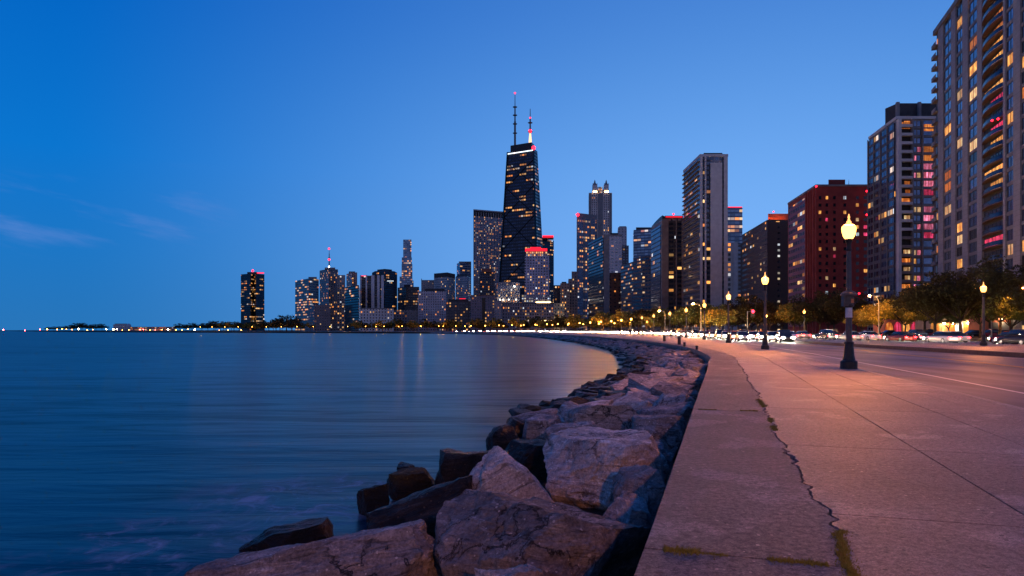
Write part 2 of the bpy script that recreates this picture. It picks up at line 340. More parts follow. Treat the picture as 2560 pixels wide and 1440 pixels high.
def gapw(q): return max(.006, .022+.065*max(0, noise.noise(Vector((q*.8, 50, 0))))+.016*noise.noise(Vector((q*5, 60, 0)))) if q < WALL.sy(34) else .010
def crackL(q): p, _ = WALL.at(q, CRK+jag(q)-gapw(q)/2-.004); return p
def crackR(q): p, _ = WALL.at(q, CRK+jag(q)+gapw(q)/2); return p
def onwall(off): return lambda q: WALL.at(q, off)[0]
def kerbpt(q, inset=0.0):                        # kerb point roughly abreast of wall arclength q
    p, d = WALL.at(q)
    kq = KMAP(q); return KERB.at(kq, -inset)[0]
_km = []
for i in range(0, 401):
    q = WALL.L*i/400; p, d = WALL.at(q); nrm = Vector((d.y, -d.x)); best = min(range(0, len(KERB.p), 3), key=lambda j: abs((KERB.p[j]-p).dot(d))+.02*(KERB.p[j]-p).length if (KERB.p[j]-p).dot(nrm) > 0 else 1e9)
    _km.append((q, KERB.s[best]))
for i in range(1, len(_km)): _km[i] = (_km[i][0], max(_km[i][1], _km[i-1][1]))
def KMAP(q):
    x = q/WALL.L*400; i = min(int(x), 399); return _km[i][1]+(_km[i+1][1]-_km[i][1])*(x-i)
main = None
def slab(mb, fa, fb, s0, s1, step, z, th=.12, cols=2):
    """one slab: top plus the skirts that show in the joints"""
    n = max(1, int((s1-s0)/step)); rows = []
    if mb is main: mb.cur = TR.choice((0, 0, 1, 2))
    for i in range(n+1):
        q = s0+(s1-s0)*i/n; a, b = fa(q), fb(q)
        rows.append([(a[0]+(b[0]-a[0])*k/cols, a[1]+(b[1]-a[1])*k/cols, z+.004*noise.noise(Vector((a[0]*.5+k, a[1]*.5, 0)))) for k in range(cols+1)])
    dn = lambda p: (p[0], p[1], z-th)
    for r0, r1 in zip(rows, rows[1:]):
        for k in range(cols): mb.face([r0[k], r0[k+1], r1[k+1], r1[k]])
        mb.face([dn(r0[0]), r0[0], r1[0], dn(r1[0])]); mb.face([r0[-1], dn(r0[-1]), dn(r1[-1]), r1[-1]])
    for r, fl in ((rows[0], 1), (rows[-1], 0)):
        for k in range(cols):
            f = [r[k], dn(r[k]), dn(r[k+1]), r[k+1]]; mb.face(f if fl else f[::-1])
sB, sF = WALL.sy(-14), WALL.sy(200)
edge, main = MB(), MB(); import random as _r; TR = _r.Random(14)
ej = [sB]+[WALL.sy(y) for y in (-5, 0.3, 4.62, 12.7, 21.5, 31, 42)]+[WALL.sy(60), WALL.sy(90), WALL.sy(130), WALL.sy(200), WALL.sy(430), WALL.sy(700)]
for a, b in zip(ej, ej[1:]):
    near = a < WALL.sy(40); slab(edge, onwall(0), crackL, a+.011, b-.011, .045 if near else .6, 0, .25)
mj = [sB]+[WALL.sy(y) for y in (-9, -4, 1.2, 5.9, 9.2, 13.5, 18.4, 24, 30, 37, 45, 54)]+[WALL.sy(70), WALL.sy(100), WALL.sy(140), WALL.sy(200), WALL.sy(430), WALL.sy(700)]
KW = .17
for a, b in zip(mj, mj[1:]):
    near = a < WALL.sy(40)
    st = .045 if near else .6; g = .010
    if near:
        # boundaries lean a little so that the joints do not run perfectly parallel
        slab(main, crackR, onwall(2.85-g), a+g, b-g, st, 0); slab(main, onwall(2.85+g), onwall(4.25-g), a+g, b-g, .5, 0)
        def kin(q): return kerbpt(q, KW+.004)
        def mid(q): return WALL.at(q, 4.25+g)[0].lerp(kin(q), .5)
        def midr(q): return WALL.at(q, 4.25+g)[0].lerp(kin(q), .502)
        slab(main, onwall(4.25+g), mid, a+g, b-g, .5, 0); slab(main, midr, kin, a+g, b-g, .5, 0)
    else:
        slab(main, crackR, lambda q: kerbpt(q, KW+.004), a+g/3, b-g/3, st, 0, cols=4)
e1 = struct('pavement_edge_strip', edge, M['edge']); e2 = struct('pavement', main, [M['slab'], M['slabd'], M['slabl']])
# kerb, road, island, far carriageway, lawn
M['kerb'] = concrete('kerb_concrete', (.23, .215, .20), (.32, .30, .285), (.15, .14, .13), False)
RZ = -.14
mb = MB(); k0, k1 = KMAP(sB), KERB.sy(700)
slab(mb, lambda q: KERB.at(q, -KW)[0], lambda q: KERB.at(q, 0)[0], k0, k1, .5, .002, .2, 1); struct('kerb', mb, M['kerb'])
def asphalt():
    m = mat('worn_asphalt', (.06, .055, .055), .7, spec=.45); t = m.node_tree; b = t.nodes['Principled BSDF']
    co = nd(t, 'ShaderNodeTexCoord').outputs['Object']
    mp = nd(t, 'ShaderNodeMapping', i={0: co, 2: (0, 0, R(17)), 3: (1, .12, 1)})
    n = nd(t, 'ShaderNodeTexNoise', i={'Vector': mp.outputs[0], 'Scale': .55, 'Detail': 6.0, 'Roughness': .6})
    c = ramp(t, n.outputs[0], [(.3, (.11, .10, .10)), (.55, (.19, .175, .17)), (.75, (.27, .25, .245))])
    n3 = nd(t, 'ShaderNodeTexNoise', i={'Vector': co, 'Scale': 35.0, 'Detail': 6.0, 'Roughness': .8})
    c = mixc(t, .7, c, ramp(t, n3.outputs[0], [(.35, (.5, .5, .5)), (.65, (1.4, 1.4, 1.4))]), 'MULTIPLY')
    t.links.new(c, b.inputs['Base Color']); t.links.new(mapr(t, n.outputs[0], .3, .7, .66, .50), b.inputs['Roughness'])
    bp = nd(t, 'ShaderNodeBump', i={'Height': n3.outputs[0], 'Strength': .4, 'Distance': .01}); t.links.new(bp.outputs[0], b.inputs['Normal'])
    return m
M['asphalt'] = asphalt()
_fm = [(q, min(range(0, len(FAR.p), 2), key=lambda j: abs(FAR.p[j].y-KERB.at(q)[0].y)+ (0 if FAR.p[j].x > KERB.at(q)[0].x else 1e6))) for q in [k0+(KERB.sy(690)-k0)*i/300 for i in range(301)]]
def farpt(q, off=0.0):
    x = (q-k0)/(KERB.sy(690)-k0)*300; i = max(0, min(int(x), 299)); f = x-i
    s = FAR.s[_fm[i][1]]*(1-f)+FAR.s[_fm[i+1][1]]*f
    return FAR.at(s, off)[0]
mb = MB(); strip(mb, lambda q: KERB.at(q, -.02)[0], lambda q: farpt(q, 5.5), k0, KERB.sy(690), 1.5, RZ); struct('road', mb, M['asphalt'])
M['wpaint'] = noisy('worn_white_road_paint', (.55, .53, .50), (.80, .78, .74), 7, .6, .2)
M['ypaint'] = noisy('worn_yellow_road_paint', (.62, .30, .03), (.75, .40, .05), 7, .6, .2)
M['wpaint'].node_tree.nodes['Principled BSDF'].inputs['Specular IOR Level'].default_value = .3
YEL = Curve([(14, -8), (19.2, 18), (22.4, 29.9), (27.2, 50.6), (29.6, 62), (33.6, 82), (38.5, 112), (42, 145), (44.8, 190), (47.5, 235), (49.5, 290), (47, 350)])
mb = MB(); strip(mb, lambda q: KERB.at(q, 2.0)[0], lambda q: KERB.at(q, 2.13)[0], k0, KERB.sy(300), .8, RZ+.004)
mb.cur = 1
strip(mb, lambda q: YEL.at(q, -.14)[0], lambda q: YEL.at(q, -.02)[0], 0, YEL.L, 1, RZ+.004); strip(mb, lambda q: YEL.at(q, .10)[0], lambda q: YEL.at(q, .22)[0], 0, YEL.L, 1, RZ+.004)
mb.cur = 0
s = 0
while s < FAR.sy(120):
    strip(mb, lambda q: FAR.at(q, -.07)[0], lambda q: FAR.at(q, .07)[0], s, s+3, 1, RZ+.004); s += 9
struct('road_markings', mb, [M['wpaint'], M['ypaint']])
def isl_r(q):
    y = MED.at(q)[0].y; return FAR.at(FAR.sy(y), -5.2)[0]
mb = MB(); slab(mb, lambda q: MED.at(q)[0], isl_r, 1, MED.L-3, 1.0, .03, .22, 4); struct('traffic_island_pavement', mb, M['slab'])
M['darkkerb'] = noisy('dark_kerb_stone', (.03, .03, .035), (.06, .06, .065), 3, .8, .3)  # near-black, far darker than the other kerbs
mb = MB(); slab(mb, lambda q: MED.at(q, -.3)[0], lambda q: MED.at(q, -.004)[0], 1, MED.L-3, 1.0, .14, .32, 1); struct('island_kerb', mb, M['darkkerb'])
def lawn_mat():
    m = noisy('autumn_lawn', (.035, .05, .012), (.09, .085, .025), .8, .95, .8, 30, c3=(.06, .075, .02)); return m
M['lawn'] = lawn_mat()
mb = MB(); strip(mb, lambda q: FAR.at(q, 5.8)[0], lambda q: FAR.at(q, 5.8)[0]+Vector((900, 0)), 0, FAR.sy(420), 2, .02)
struct('lawn', mb, M['lawn'])
mb = MB(); slab(mb, lambda q: FAR.at(q, 5.5)[0], lambda q: FAR.at(q, 5.8)[0], 0, FAR.sy(420), 2, .026, .2, 1); struct('park_kerb', mb, M['kerb'])
# park side street in front of the towers
mb = MB(); mb.face([(60, 108, .026), (170, 108, .026), (170, 114, .026), (60, 126, .026)]); struct('park_street', mb, M['asphalt'])
# ------------------------------------------------------------------ sea wall
M['wallc'] = noisy('weathered_seawall_concrete', (.055, .06, .065), (.13, .13, .13), 1.2, .85, .5, 14, c3=(.09, .09, .095))
mb = MB(); st = .5; q = sB; prev = None
while q < WALL.sy(430):
    a, b = WALL.at(q, .035)[0], WALL.at(q, .4)[0]
    if prev: mb.face([(prev.x, prev.y, -2.3), (a.x, a.y, -2.3), (a.x, a.y, -.252), (prev.x, prev.y, -.252)][::-1])
    prev = a; q += st
sw = mb.obj('seawall', M['wallc']); tag(sw, 'long curved concrete seawall dropping from the promenade edge to the boulders', 'seawall')
# ------------------------------------------------------------------ boulders
def n4a(t, pos): return nd(t, 'ShaderNodeTexNoise', i={'Vector': pos, 'Scale': .8, 'Detail': 3.0}).outputs[0]
def rockmat(name, a, b_, c, rough=.8, wet=0.0, moss=None):
    m = mat(name, a, rough, spec=.4); t = m.node_tree; b = t.nodes['Principled BSDF']
    co = nd(t, 'ShaderNodeTexCoord').outputs['Object']
    oi = nd(t, 'ShaderNodeObjectInfo')
    pos = nd(t, 'ShaderNodeVectorMath', operation='ADD', i={0: co, 1: nd(t, 'ShaderNodeCombineXYZ', i={0: mt(t, 'MULTIPLY', oi.outputs['Random'], 50.0)}).outputs[0]}).outputs[0]
    n = nd(t, 'ShaderNodeTexNoise', i={'Vector': pos, 'Scale': 1.6, 'Detail': 8.0, 'Roughness': .68, 'Distortion': .8})
    cc = ramp(t, n.outputs[0], [(.28, a), (.5, b_), (.72, c)])
    mp = nd(t, 'ShaderNodeMapping', i={0: pos, 2: (.5, .4, 0), 3: (1, 1.6, 7)})
    n2 = nd(t, 'ShaderNodeTexNoise', i={'Vector': mp.outputs[0], 'Scale': 2.0, 'Detail': 7.0, 'Roughness': .7, 'Distortion': .6})
    cc = mixc(t, mt(t, 'MULTIPLY', mapr(t, n2.outputs[0], .54, .66), .55), cc, [min(1, x*1.7) for x in c])
    cc = mixc(t, mt(t, 'MULTIPLY', mapr(t, n2.outputs[0], .46, .34), .7), cc, [x*.35 for x in a])
    n3 = nd(t, 'ShaderNodeTexNoise', i={'Vector': pos, 'Scale': 28.0, 'Detail': 7.0, 'Roughness': .8})
    cc = mixc(t, .8, cc, ramp(t, n3.outputs[0], [(.36, (.4, .4, .4)), (.64, (1.55, 1.55, 1.55))]), 'MULTIPLY')
    vs = nd(t, 'ShaderNodeTexVoronoi', i={'Vector': pos, 'Scale': 24.0}); vc = nd(t, 'ShaderNodeSeparateColor', i={0: vs.outputs['Color']})
    cc = mixc(t, mt(t, 'MULTIPLY', mt(t, 'LESS_THAN', vs.outputs['Distance'], mt(t, 'MULTIPLY', vc.outputs[1], .4)), mt(t, 'GREATER_THAN', vc.outputs[0], .87)), cc, [min(.7, x*1.9) for x in c])
    vr = mt(t, 'ADD', mt(t, 'MULTIPLY', oi.outputs['Random'], .6), .7)
    cc = mixc(t, 1.0, cc, nd(t, 'ShaderNodeCombineColor', i={0: vr, 1: vr, 2: vr}).outputs[0], 'MULTIPLY')
    # hairline cracks, and the dark wet band just above the lake
    vo = nd(t, 'ShaderNodeTexVoronoi', feature='DISTANCE_TO_EDGE', i={'Vector': nd(t, 'ShaderNodeVectorMath', operation='ADD', i={0: pos, 1: nd(t, 'ShaderNodeVectorMath', operation='SCALE', i={0: n.outputs[1], 3: 1.1}).outputs[0]}).outputs[0], 'Scale': 1.15})
    ck = mt(t, 'MULTIPLY', mapr(t, vo.outputs[0], .028, .004), mapr(t, n4a(t, pos), .46, .6)); cc = mixc(t, mt(t, 'MULTIPLY', ck, .85), cc, [x*.12 for x in a])
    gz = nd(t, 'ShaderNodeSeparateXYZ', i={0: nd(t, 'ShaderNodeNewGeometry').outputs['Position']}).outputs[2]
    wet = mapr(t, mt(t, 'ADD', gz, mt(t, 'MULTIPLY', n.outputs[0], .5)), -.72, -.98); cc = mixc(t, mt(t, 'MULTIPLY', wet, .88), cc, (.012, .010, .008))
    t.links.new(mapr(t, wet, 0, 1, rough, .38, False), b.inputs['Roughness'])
    t.links.new(cc, b.inputs['Base Color'])
    n4 = nd(t, 'ShaderNodeTexNoise', i={'Vector': pos, 'Scale': 5.0, 'Detail': 9.0, 'Roughness': .72})
    h = mt(t, 'ADD', mt(t, 'SUBTRACT', n4.outputs[0], mt(t, 'MULTIPLY', ck, .6)), mt(t, 'ADD', mt(t, 'MULTIPLY', n3.outputs[0], .25), mt(t, 'MULTIPLY', n2.outputs[0], .8)))
    bp = nd(t, 'ShaderNodeBump', i={'Height': h, 'Strength': 1.0, 'Distance': .13}); t.links.new(bp.outputs[0], b.inputs['Normal'])
    return m
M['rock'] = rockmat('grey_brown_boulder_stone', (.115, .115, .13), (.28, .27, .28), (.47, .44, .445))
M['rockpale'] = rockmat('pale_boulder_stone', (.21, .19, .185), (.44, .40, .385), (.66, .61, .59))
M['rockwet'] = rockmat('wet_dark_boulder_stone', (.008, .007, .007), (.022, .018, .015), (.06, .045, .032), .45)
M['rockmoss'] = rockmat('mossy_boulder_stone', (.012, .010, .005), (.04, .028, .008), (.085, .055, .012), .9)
def rock_mesh(name, seed, m, sub=4, cuts=20, rough=.085, flat=.62, dims=(1, 1, 1), fine=1.0):
    rnd = random.Random(seed); bm = bmesh.new(); bmesh.ops.create_icosphere(bm, subdivisions=sub, radius=1.25)
    pl = [(Vector((rnd.uniform(-.18, .18), rnd.uniform(-.18, .18), 1)).normalized(), flat), (Vector((0, 0, -1)), .8)]
    for k in range(cuts):
        a = k*2.399+rnd.uniform(-.5, .5); z = rnd.uniform(-.75, .8); r = math.sqrt(max(.05, 1-z*z))
        pl.append((Vector((r*math.cos(a), r*math.sin(a), z)).normalized(), rnd.uniform(.68, 1.0)))
    of = Vector((seed*3.7 % 91, seed*1.3 % 57, seed*.71 % 33))
    for v in bm.verts:
        p = v.co.copy()
        for it in range(3):
            for n, d in pl:
                e = p.dot(n)-d
                if e > 0: p -= n*e
        nn = p.normalized()
        d = rough*noise.fractal(p*1.5+of, 1.0, 2.1, 5)+rough*.55*fine*(noise.ridged_multi_fractal(p*2.2+of*1.7, 1.0, 2.2, 5, 1.0, 2.0)-1.2)*.5
        st = .02*fine*math.sin((p.z*1.0+p.x*.35+.25*noise.noise(p*1.3+of))*22)*max(0, noise.noise(p*1.1+of*2)+.2)
        d += .022*fine*noise.noise(p*8.5+of)+.014*fine*noise.noise(p*17+of)+.05*fine*(round(noise.noise(p*1.6+of*.7)*4)/4)+.035*fine*(round(noise.noise(p*3.4+of*1.9)*3)/3)
        p += nn*(d+st)
        v.co = Vector((p.x*dims[0], p.y*dims[1], p.z*dims[2]))
    me = bpy.data.meshes.new(name); bm.to_mesh(me); bm.free(); me.materials.append(m)
    me.polygons.foreach_set('use_smooth', [True]*len(me.polygons)); me.update()
    try: me.set_sharp_from_angle(angle=R(32))
    except Exception: pass
    return me
BG = 'boulders piled along the seawall'
def boulder(x, y, ztop, dims, rot, seed, m, label, tilt=(0, 0), sub=5, flat=.62, cuts=22, rough=.085):
    me = rock_mesh('boulder', seed, M[m], sub, cuts, rough, flat, dims)
    o = bpy.data.objects.new('boulder', me); C.objects.link(o)
    o.location = (x, y, ztop-flat*dims[2]); o.rotation_euler = (R(tilt[0]), R(tilt[1]), R(rot)); tag(o, label, 'boulder', BG); return o
#        x     y    ztop   half dims          rot  seed  material
B = [(-2.05, 6.75, -.66, (1.65, 1.05, .95), 8, 11, 'rock', 'biggest brown slab at the lower edge, its ridge streaked with pale veins', (-12, -9)),
     (.24, 6.95, -.31, (1.16, 1.30, 1.05), -14, 23, 'rock', 'broad flat-topped boulder touching the wall, half pinkish and half blue in shade', (-5, 2)),
     (-.02, 9.75, -.30, (.56, .52, .95), 35, 31, 'rockpale', 'leaning wedge-shaped pale boulder with a cracked face toward the walkway', (-24, -18)),
     (1.55, 10.9, -.22, (.98, 1.40, 1.0), -10, 47, 'rockpale', 'large pale table-like boulder with a smooth level top beside the wall', (-3, 2)),
     (-1.10, 9.7, -.78, (1.12, .55, .65), 28, 53, 'rockwet', 'long dark wet slab with a purple sheen behind the big front slab', (-6, -15)),
     (-.75, 12.1, -.66, (.70, .60, .70), 10, 61, 'rockwet', 'squarish dark block with a flat rusty brown top at the water', (-4, 2)),
     (-2.28, 11.2, -1.08, (.30, .30, .45), 0, 67, 'rockmoss', 'rounded weedy boulder standing furthest out in the pale foam', (0, 0)),
     (-1.80, 12.2, -1.02, (.50, .40, .45), 20, 71, 'rockmoss', 'low mossy boulder between the weedy round one and the dark block', (0, 0)),
     (-3.02, 9.4, -1.20, (.70, .36, .45), 12, 73, 'rockwet', 'low black weed-covered boulder alone in the water behind the front slab', (0, -5)),
     (-.23, 16.0, -.77, (.40, .42, .62), 0, 79, 'rockwet', 'dark pointed boulder standing above the water past the squarish block', (0, 0)),
     (.0, 5.45, -.42, (.36, .34, .6), 10, 83, 'rockpale', 'pinkish rounded boulder cut off by the bottom edge of the picture', (0, 0)),
     (1.72, 8.75, -.30, (.34, .60, .75), 20, 89, 'rock', 'small blue-shaded boulder wedged between the table boulder and wall', (0, 0)),
     (1.28, 7.75, -.42, (.34, .50, .75), -10, 171, 'rock', 'knobby blue-shaded boulder at the wall beside the broad flat-topped one', (0, 8)),
     (2.95, 14.0, -.28, (.72, .85, .7), 15, 97, 'rock', 'rough boulder hard against the wall just past the table boulder', (0, 6)),
     (-2.33, 14.8, -1.43, (.30, .24, .30), 0, 101, 'rockwet', 'small reddish stone barely breaking the water surface', (0, 0)),
     (.45, 12.9, -.62, (.60, .50, .6), -20, 103, 'rockwet', 'dark jagged boulder tucked behind the pale wedge-shaped one', (0, -8)),
     (1.35, 14.4, -.48, (.75, .6, .7), 12, 107, 'rock', 'grey boulder directly behind the table boulder', (0, 0)),
     (.75, 16.6, -.62, (.6, .5, .65), 40, 109, 'rock', 'knobbly brown boulder beside the dark pointed one', (0, 0)),
     (2.1, 16.3, -.34, (1.05, .75, .75), -8, 113, 'rockpale', 'long grey slab lying crosswise behind the table boulder', (0, 3)),
     (.72, 8.3, -.95, (.5, .6, .6), 5, 127, 'rock', 'shaded filler boulder in the gap before the table boulder', (0, 0)),
     (-.95, 8.1, -1.20, (.5, .5, .45), 5, 131, 'rockwet', 'black wet boulder in the gap behind the big front slab', (0, 0)),
     (-.62, 5.3, -1.15, (.5, .6, .5), 5, 137, 'rockwet', 'dark boulder deep in the gap by the pinkish rounded one', (0, 0)),
     (3.85, 16.8, -.38, (.7, .8, .65), 50, 139, 'rock', 'blue-grey boulder against the wall beyond the rough one', (0, 0)),
     (2.35, 12.6, -.55, (.4, .6, .5), 50, 149, 'rock', 'low boulder in the dark slot between table boulder and wall', (0, 0)),
     (-.35, 13.9, -1.0, (.5, .45, .5), 0, 151, 'rockwet', 'dark low stone between the squarish block and the pointed boulder', (0, 0)),
     (.1, 3.2, -.9, (.5, .6, .5), 0, 157, 'rock', 'boulder below the frame at the foot of the wall', (0, 0)),
     (-1.5, 4.0, -1.1, (1.0, .7, .7), 0, 163, 'rock', 'boulder below the frame beside the big front slab', (0, 0))]
for x, y, zt, d, rot, sd, m, lb, tl in B: boulder(x, y, zt, d, rot, sd, m, lb, tl, sub=6 if y < 12 and d[0] > .8 else 5)
# the jumbled band further along: stones of a few shapes, turned and scaled
lib = {k: [rock_mesh('boulder', 200+i*17+j*101, M[k], 4, 12, .09, .6+.08*(i % 3), (1, 1, 1)) for i in range(6)] for j, k in enumerate(('rock', 'rockpale', 'rockwet', 'rockmoss'))}
rnd = random.Random(5); nb = 0
def band(off, y0, y1, size, kinds, zt, squash):
    global nb
    q = WALL.sy(y0)
    while q < WALL.sy(y1):
        s = size*rnd.uniform(.75, 1.3); p, d = WALL.at(q, off(q)+rnd.uniform(-.3, .3))
        k = rnd.choice(kinds); o = bpy.data.objects.new('boulder', rnd.choice(lib[k])); C.objects.link(o)
        sz = s*squash*rnd.uniform(.8, 1.15); o.scale = (s*rnd.uniform(.85, 1.4), s*rnd.uniform(.75, 1.1), sz)
        o.location = (p.x, p.y, zt-.6*sz+rnd.uniform(-.14, .14)); o.rotation_euler = (R(rnd.uniform(-13, 13)), R(rnd.uniform(-13, 13)), rnd.uniform(0, 6.28))
        lab = {'rock': 'grey-brown boulder in the jumbled rows between the wall and the water along the bend', 'rockpale': 'pale lamplit boulder in the jumbled rows along the bend of the wall',
               'rockwet': 'dark wet boulder in the outermost rows at the water along the bend', 'rockmoss': 'weedy brown boulder in the outermost rows at the water along the bend'}[k]
        tag(o, lab, 'boulder', {'rock': 'grey boulders along the bend', 'rockpale': 'pale boulders along the bend', 'rockwet': 'wet boulders at the waterline', 'rockmoss': 'weedy boulders at the waterline'}[k])
        q += s*rnd.uniform(1.15, 1.6); nb += 1
wid = lambda q: max(2.2, 5.2-.02*max(0, WALL.at(q)[0].y-30)*1.2)
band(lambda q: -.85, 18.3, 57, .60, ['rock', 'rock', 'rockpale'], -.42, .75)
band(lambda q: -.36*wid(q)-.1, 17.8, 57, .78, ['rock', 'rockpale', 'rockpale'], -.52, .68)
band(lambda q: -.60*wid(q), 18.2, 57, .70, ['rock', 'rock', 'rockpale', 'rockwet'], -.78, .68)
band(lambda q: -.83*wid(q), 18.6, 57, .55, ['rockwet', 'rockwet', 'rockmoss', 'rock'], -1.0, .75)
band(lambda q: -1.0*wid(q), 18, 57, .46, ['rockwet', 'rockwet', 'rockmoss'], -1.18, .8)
# stony bed under the boulders, and the far rubble that reads as one mass
mb = MB(); q = WALL.sy(-14); prev = None
while q < WALL.sy(112):
    a, b, c = WALL.at(q, .05)[0], WALL.at(q, -.6*wid(q))[0], WALL.at(q, -wid(q)-.3)[0]
    cur = [(a.x, a.y, -1.0), (b.x, b.y, -1.3), (c.x, c.y, -2.0)]
    if prev:
        for k in (0, 1): mb.face([prev[k], cur[k], cur[k+1], prev[k+1]])
    prev = cur; q += .6
struct('lake_bed_shore', mb, M['rockwet'])
mb = MB(); libm = []
for k in range(5):
    me = rock_mesh('rubble_source', 900+k*13, M['rock'], 2, 10, .09, .62); libm.append(([v.co.copy() for v in me.vertices], [tuple(p.vertices) for p in me.polygons])); bpy.data.meshes.remove(me)
for row in range(6):
    q = WALL.sy(56)
    while q < WALL.sy(560):
        y = WALL.at(q)[0].y; s = rnd.uniform(.45, .9)*(1+max(0, y-200)/400)
        if y > 110 and row > 3: break
        o_ = (.75+row*.86)*min(1, wid(q)/4.6) if y < 110 else .7+row*.9
        p, d = WALL.at(q, -o_+rnd.uniform(-.35, .35)); vs, fs = rnd.choice(libm); a = rnd.uniform(0, 6.28); k = len(mb.v); ca, sa = math.cos(a), math.sin(a); ty = rnd.uniform(-.25, .25); sx_, sz_ = rnd.uniform(.85, 1.4), rnd.uniform(.6, .8)
        top = -.45-(row if y < 110 else row*1.5)*.16+rnd.uniform(-.12, .12)
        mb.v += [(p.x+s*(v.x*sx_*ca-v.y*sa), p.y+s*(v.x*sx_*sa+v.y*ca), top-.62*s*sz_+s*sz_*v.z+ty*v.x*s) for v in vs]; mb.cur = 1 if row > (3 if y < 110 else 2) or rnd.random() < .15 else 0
        for f in fs: mb.f.append(tuple(i+k for i in f)); mb.uv += [(0, 0)]*3; mb.mi.append(mb.cur)
        q += s*rnd.uniform(1.2, 1.9)*(1 if y < 200 else 1.6)
mb.cur = 0; struct('shore_rubble', mb, [M['rock'], M['rockwet']], True, 'stuff')
# ------------------------------------------------------------------ moss in the joints
M['moss'] = noisy('dry_moss', (.07, .075, .012), (.22, .21, .035), 9, .95, .4, c3=(.20, .11, .03))
def moss(pts, h, dens, label, seed):
    rm = random.Random(seed); mb = MB(); L = sum((Vector(b)-Vector(a)).length for a, b in zip(pts, pts[1:]))
    for (a, b) in zip(pts, pts[1:]):
        a, b = Vector(a), Vector(b); n = int((b-a).length*dens); side = Vector((-(b-a).y, (b-a).x)).normalized()
        for _ in range(n):
            t = rm.random(); p = a.lerp(b, t)+side*rm.gauss(0, max(.006, .02+.055*noise.noise(Vector((p0(t, a)*2.5, 2, seed))))); hh = h*rm.uniform(.35, 1.1)*(.55+.9*abs(noise.noise(Vector((a.x*7+t*5, a.y*5, seed)))))
            an = rm.uniform(0, 6.28); w = rm.uniform(.003, .008); dx, dy = math.cos(an)*w, math.sin(an)*w; lx, ly = rm.gauss(0, hh*.6), rm.gauss(0, hh*.6)
            mb.face([(p.x-dx, p.y-dy, -.01), (p.x+dx, p.y+dy, -.01), (p.x+lx, p.y+ly, hh)])
    o = mb.obj('moss_tuft', M['moss']); tag(o, label, 'moss', 'moss tufts in the walkway joints')
def p0(t, a): return a.x*3+t*6
def wj(y, o0, o1): q = WALL.sy(y); return [WALL.at(q, o0)[0], WALL.at(q, o1)[0]]
def crk(y0, y1):
    n = 12; s0, s1 = WALL.sy(y0), WALL.sy(y1); return [WALL.at(s0+(s1-s0)*i/n, CRK+jag(s0+(s1-s0)*i/n))[0] for i in range(n+1)]
moss(wj(4.62, .13, .36), .036, 4200, 'thick mossy tuft in the crosswise joint near the wall edge', 1)
moss(wj(4.62, .36, .55), .016, 2500, 'thin brownish moss trailing off the thick tuft toward the crack', 2)
moss(wj(4.62, .80, 1.16), .026, 3600, 'mossy tuft in the crosswise joint close to the crack', 3)
moss(crk(4.35, 5.3), .026, 2300, 'long moss strip filling the lowest stretch of the jagged crack', 4)
moss(crk(3.7, 4.05), .022, 3000, 'small moss tuft in the crack at the bottom of the picture', 5)
moss(crk(10.3, 10.9), .03, 1800, 'moss tuft in the crack just below the second crosswise joint', 6)
moss(crk(11.3, 11.9), .03, 1800, 'moss tuft in the crack just above the second crosswise joint', 7)
moss(crk(13.6, 15), .03, 1500, 'moss in the crack further on, abreast of the first lamp', 8)
moss(wj(12.7, .85, 1.15), .03, 2500, 'moss strip on the second crosswise joint near the crack', 9)
moss(wj(12.7, .10, .42), .02, 2500, 'brown moss strip on the second crosswise joint near the wall', 10)
# ------------------------------------------------------------------ street lamps
def lamp_meshes(far=False):
    n = 8 if far else 20; P = {}
    b = MB(); b.lathe([(.31, 0), (.31, .27), (.29, .30), (.235, .33), (.225, .36)], n); P['base'] = b.mesh('base', M['iron'], False)
    b = MB(); b.lathe([(.225, .36), (.195, .52), (.165, .86), (.16, .95), (.185, .97), (.185, 1.02), (.14, 1.05)], n, flute=.05); P['pedestal'] = b.mesh('pedestal', M['iron'])
    b = MB(); b.lathe([(.125, 1.05), (.112, 2.0), (.090, 4.15), (.083, 4.55)], n, flute=.08); P['shaft'] = b.mesh('shaft', M['shaft'])
    b = MB(); b.lathe([(.085, 4.55), (.11, 4.60), (.085, 4.68), (.08, 4.82), (.11, 4.90), (.15, 4.98), (.155, 5.02)], n); P['collar'] = b.mesh('collar', M['iron'], True)
    b = MB(); b.lathe([(.135, 5.02), (.20, 5.12), (.245, 5.28), (.262, 5.42), (.25, 5.50), (.19, 5.56)], n if far else 16); P['globe'] = b.mesh('globe', M['globe_far' if far else 'globe'], True)
    b = MB(); b.lathe([(.195, 5.56), (.135, 5.60), (.09, 5.64), (.085, 5.70), (.05, 5.73), (.03, 5.82), (.045, 5.86), (.012, 5.99)], n); P['finial_cap'] = b.mesh('finial_cap', M['globecap'], True)
    return P
M['globecap'] = mat('frosted_lamp_cap', (.5, .42, .3), .4, emit=(1, .38, .08), es=2.4); M['globecap'].cycles.emission_sampling = 'NONE'
def lamp(P, label, loc, name='street_lamp', cat='street lamp', group=None, light=None):
    t = thing(name, label, cat, loc, 0, group)
    for k, me in P.items(): part(k, me, t)
    o = bpy.data.objects.new('lamp_bulb', light or LD); C.objects.link(o); o.parent = t; o.location = (0, 0, 5.30)
    return t
PN, PFAR = lamp_meshes(), lamp_meshes(True)
LG = 'acorn street lamps along the promenade kerb'
s0 = KERB.sy(26.3)
def kp(s): p, _ = KERB.at(s, -.36); return (p.x, p.y, .002)
l1 = lamp(PN, 'big lit lamp on the promenade, a call box and white notice on its shaft', kp(s0), group=LG)
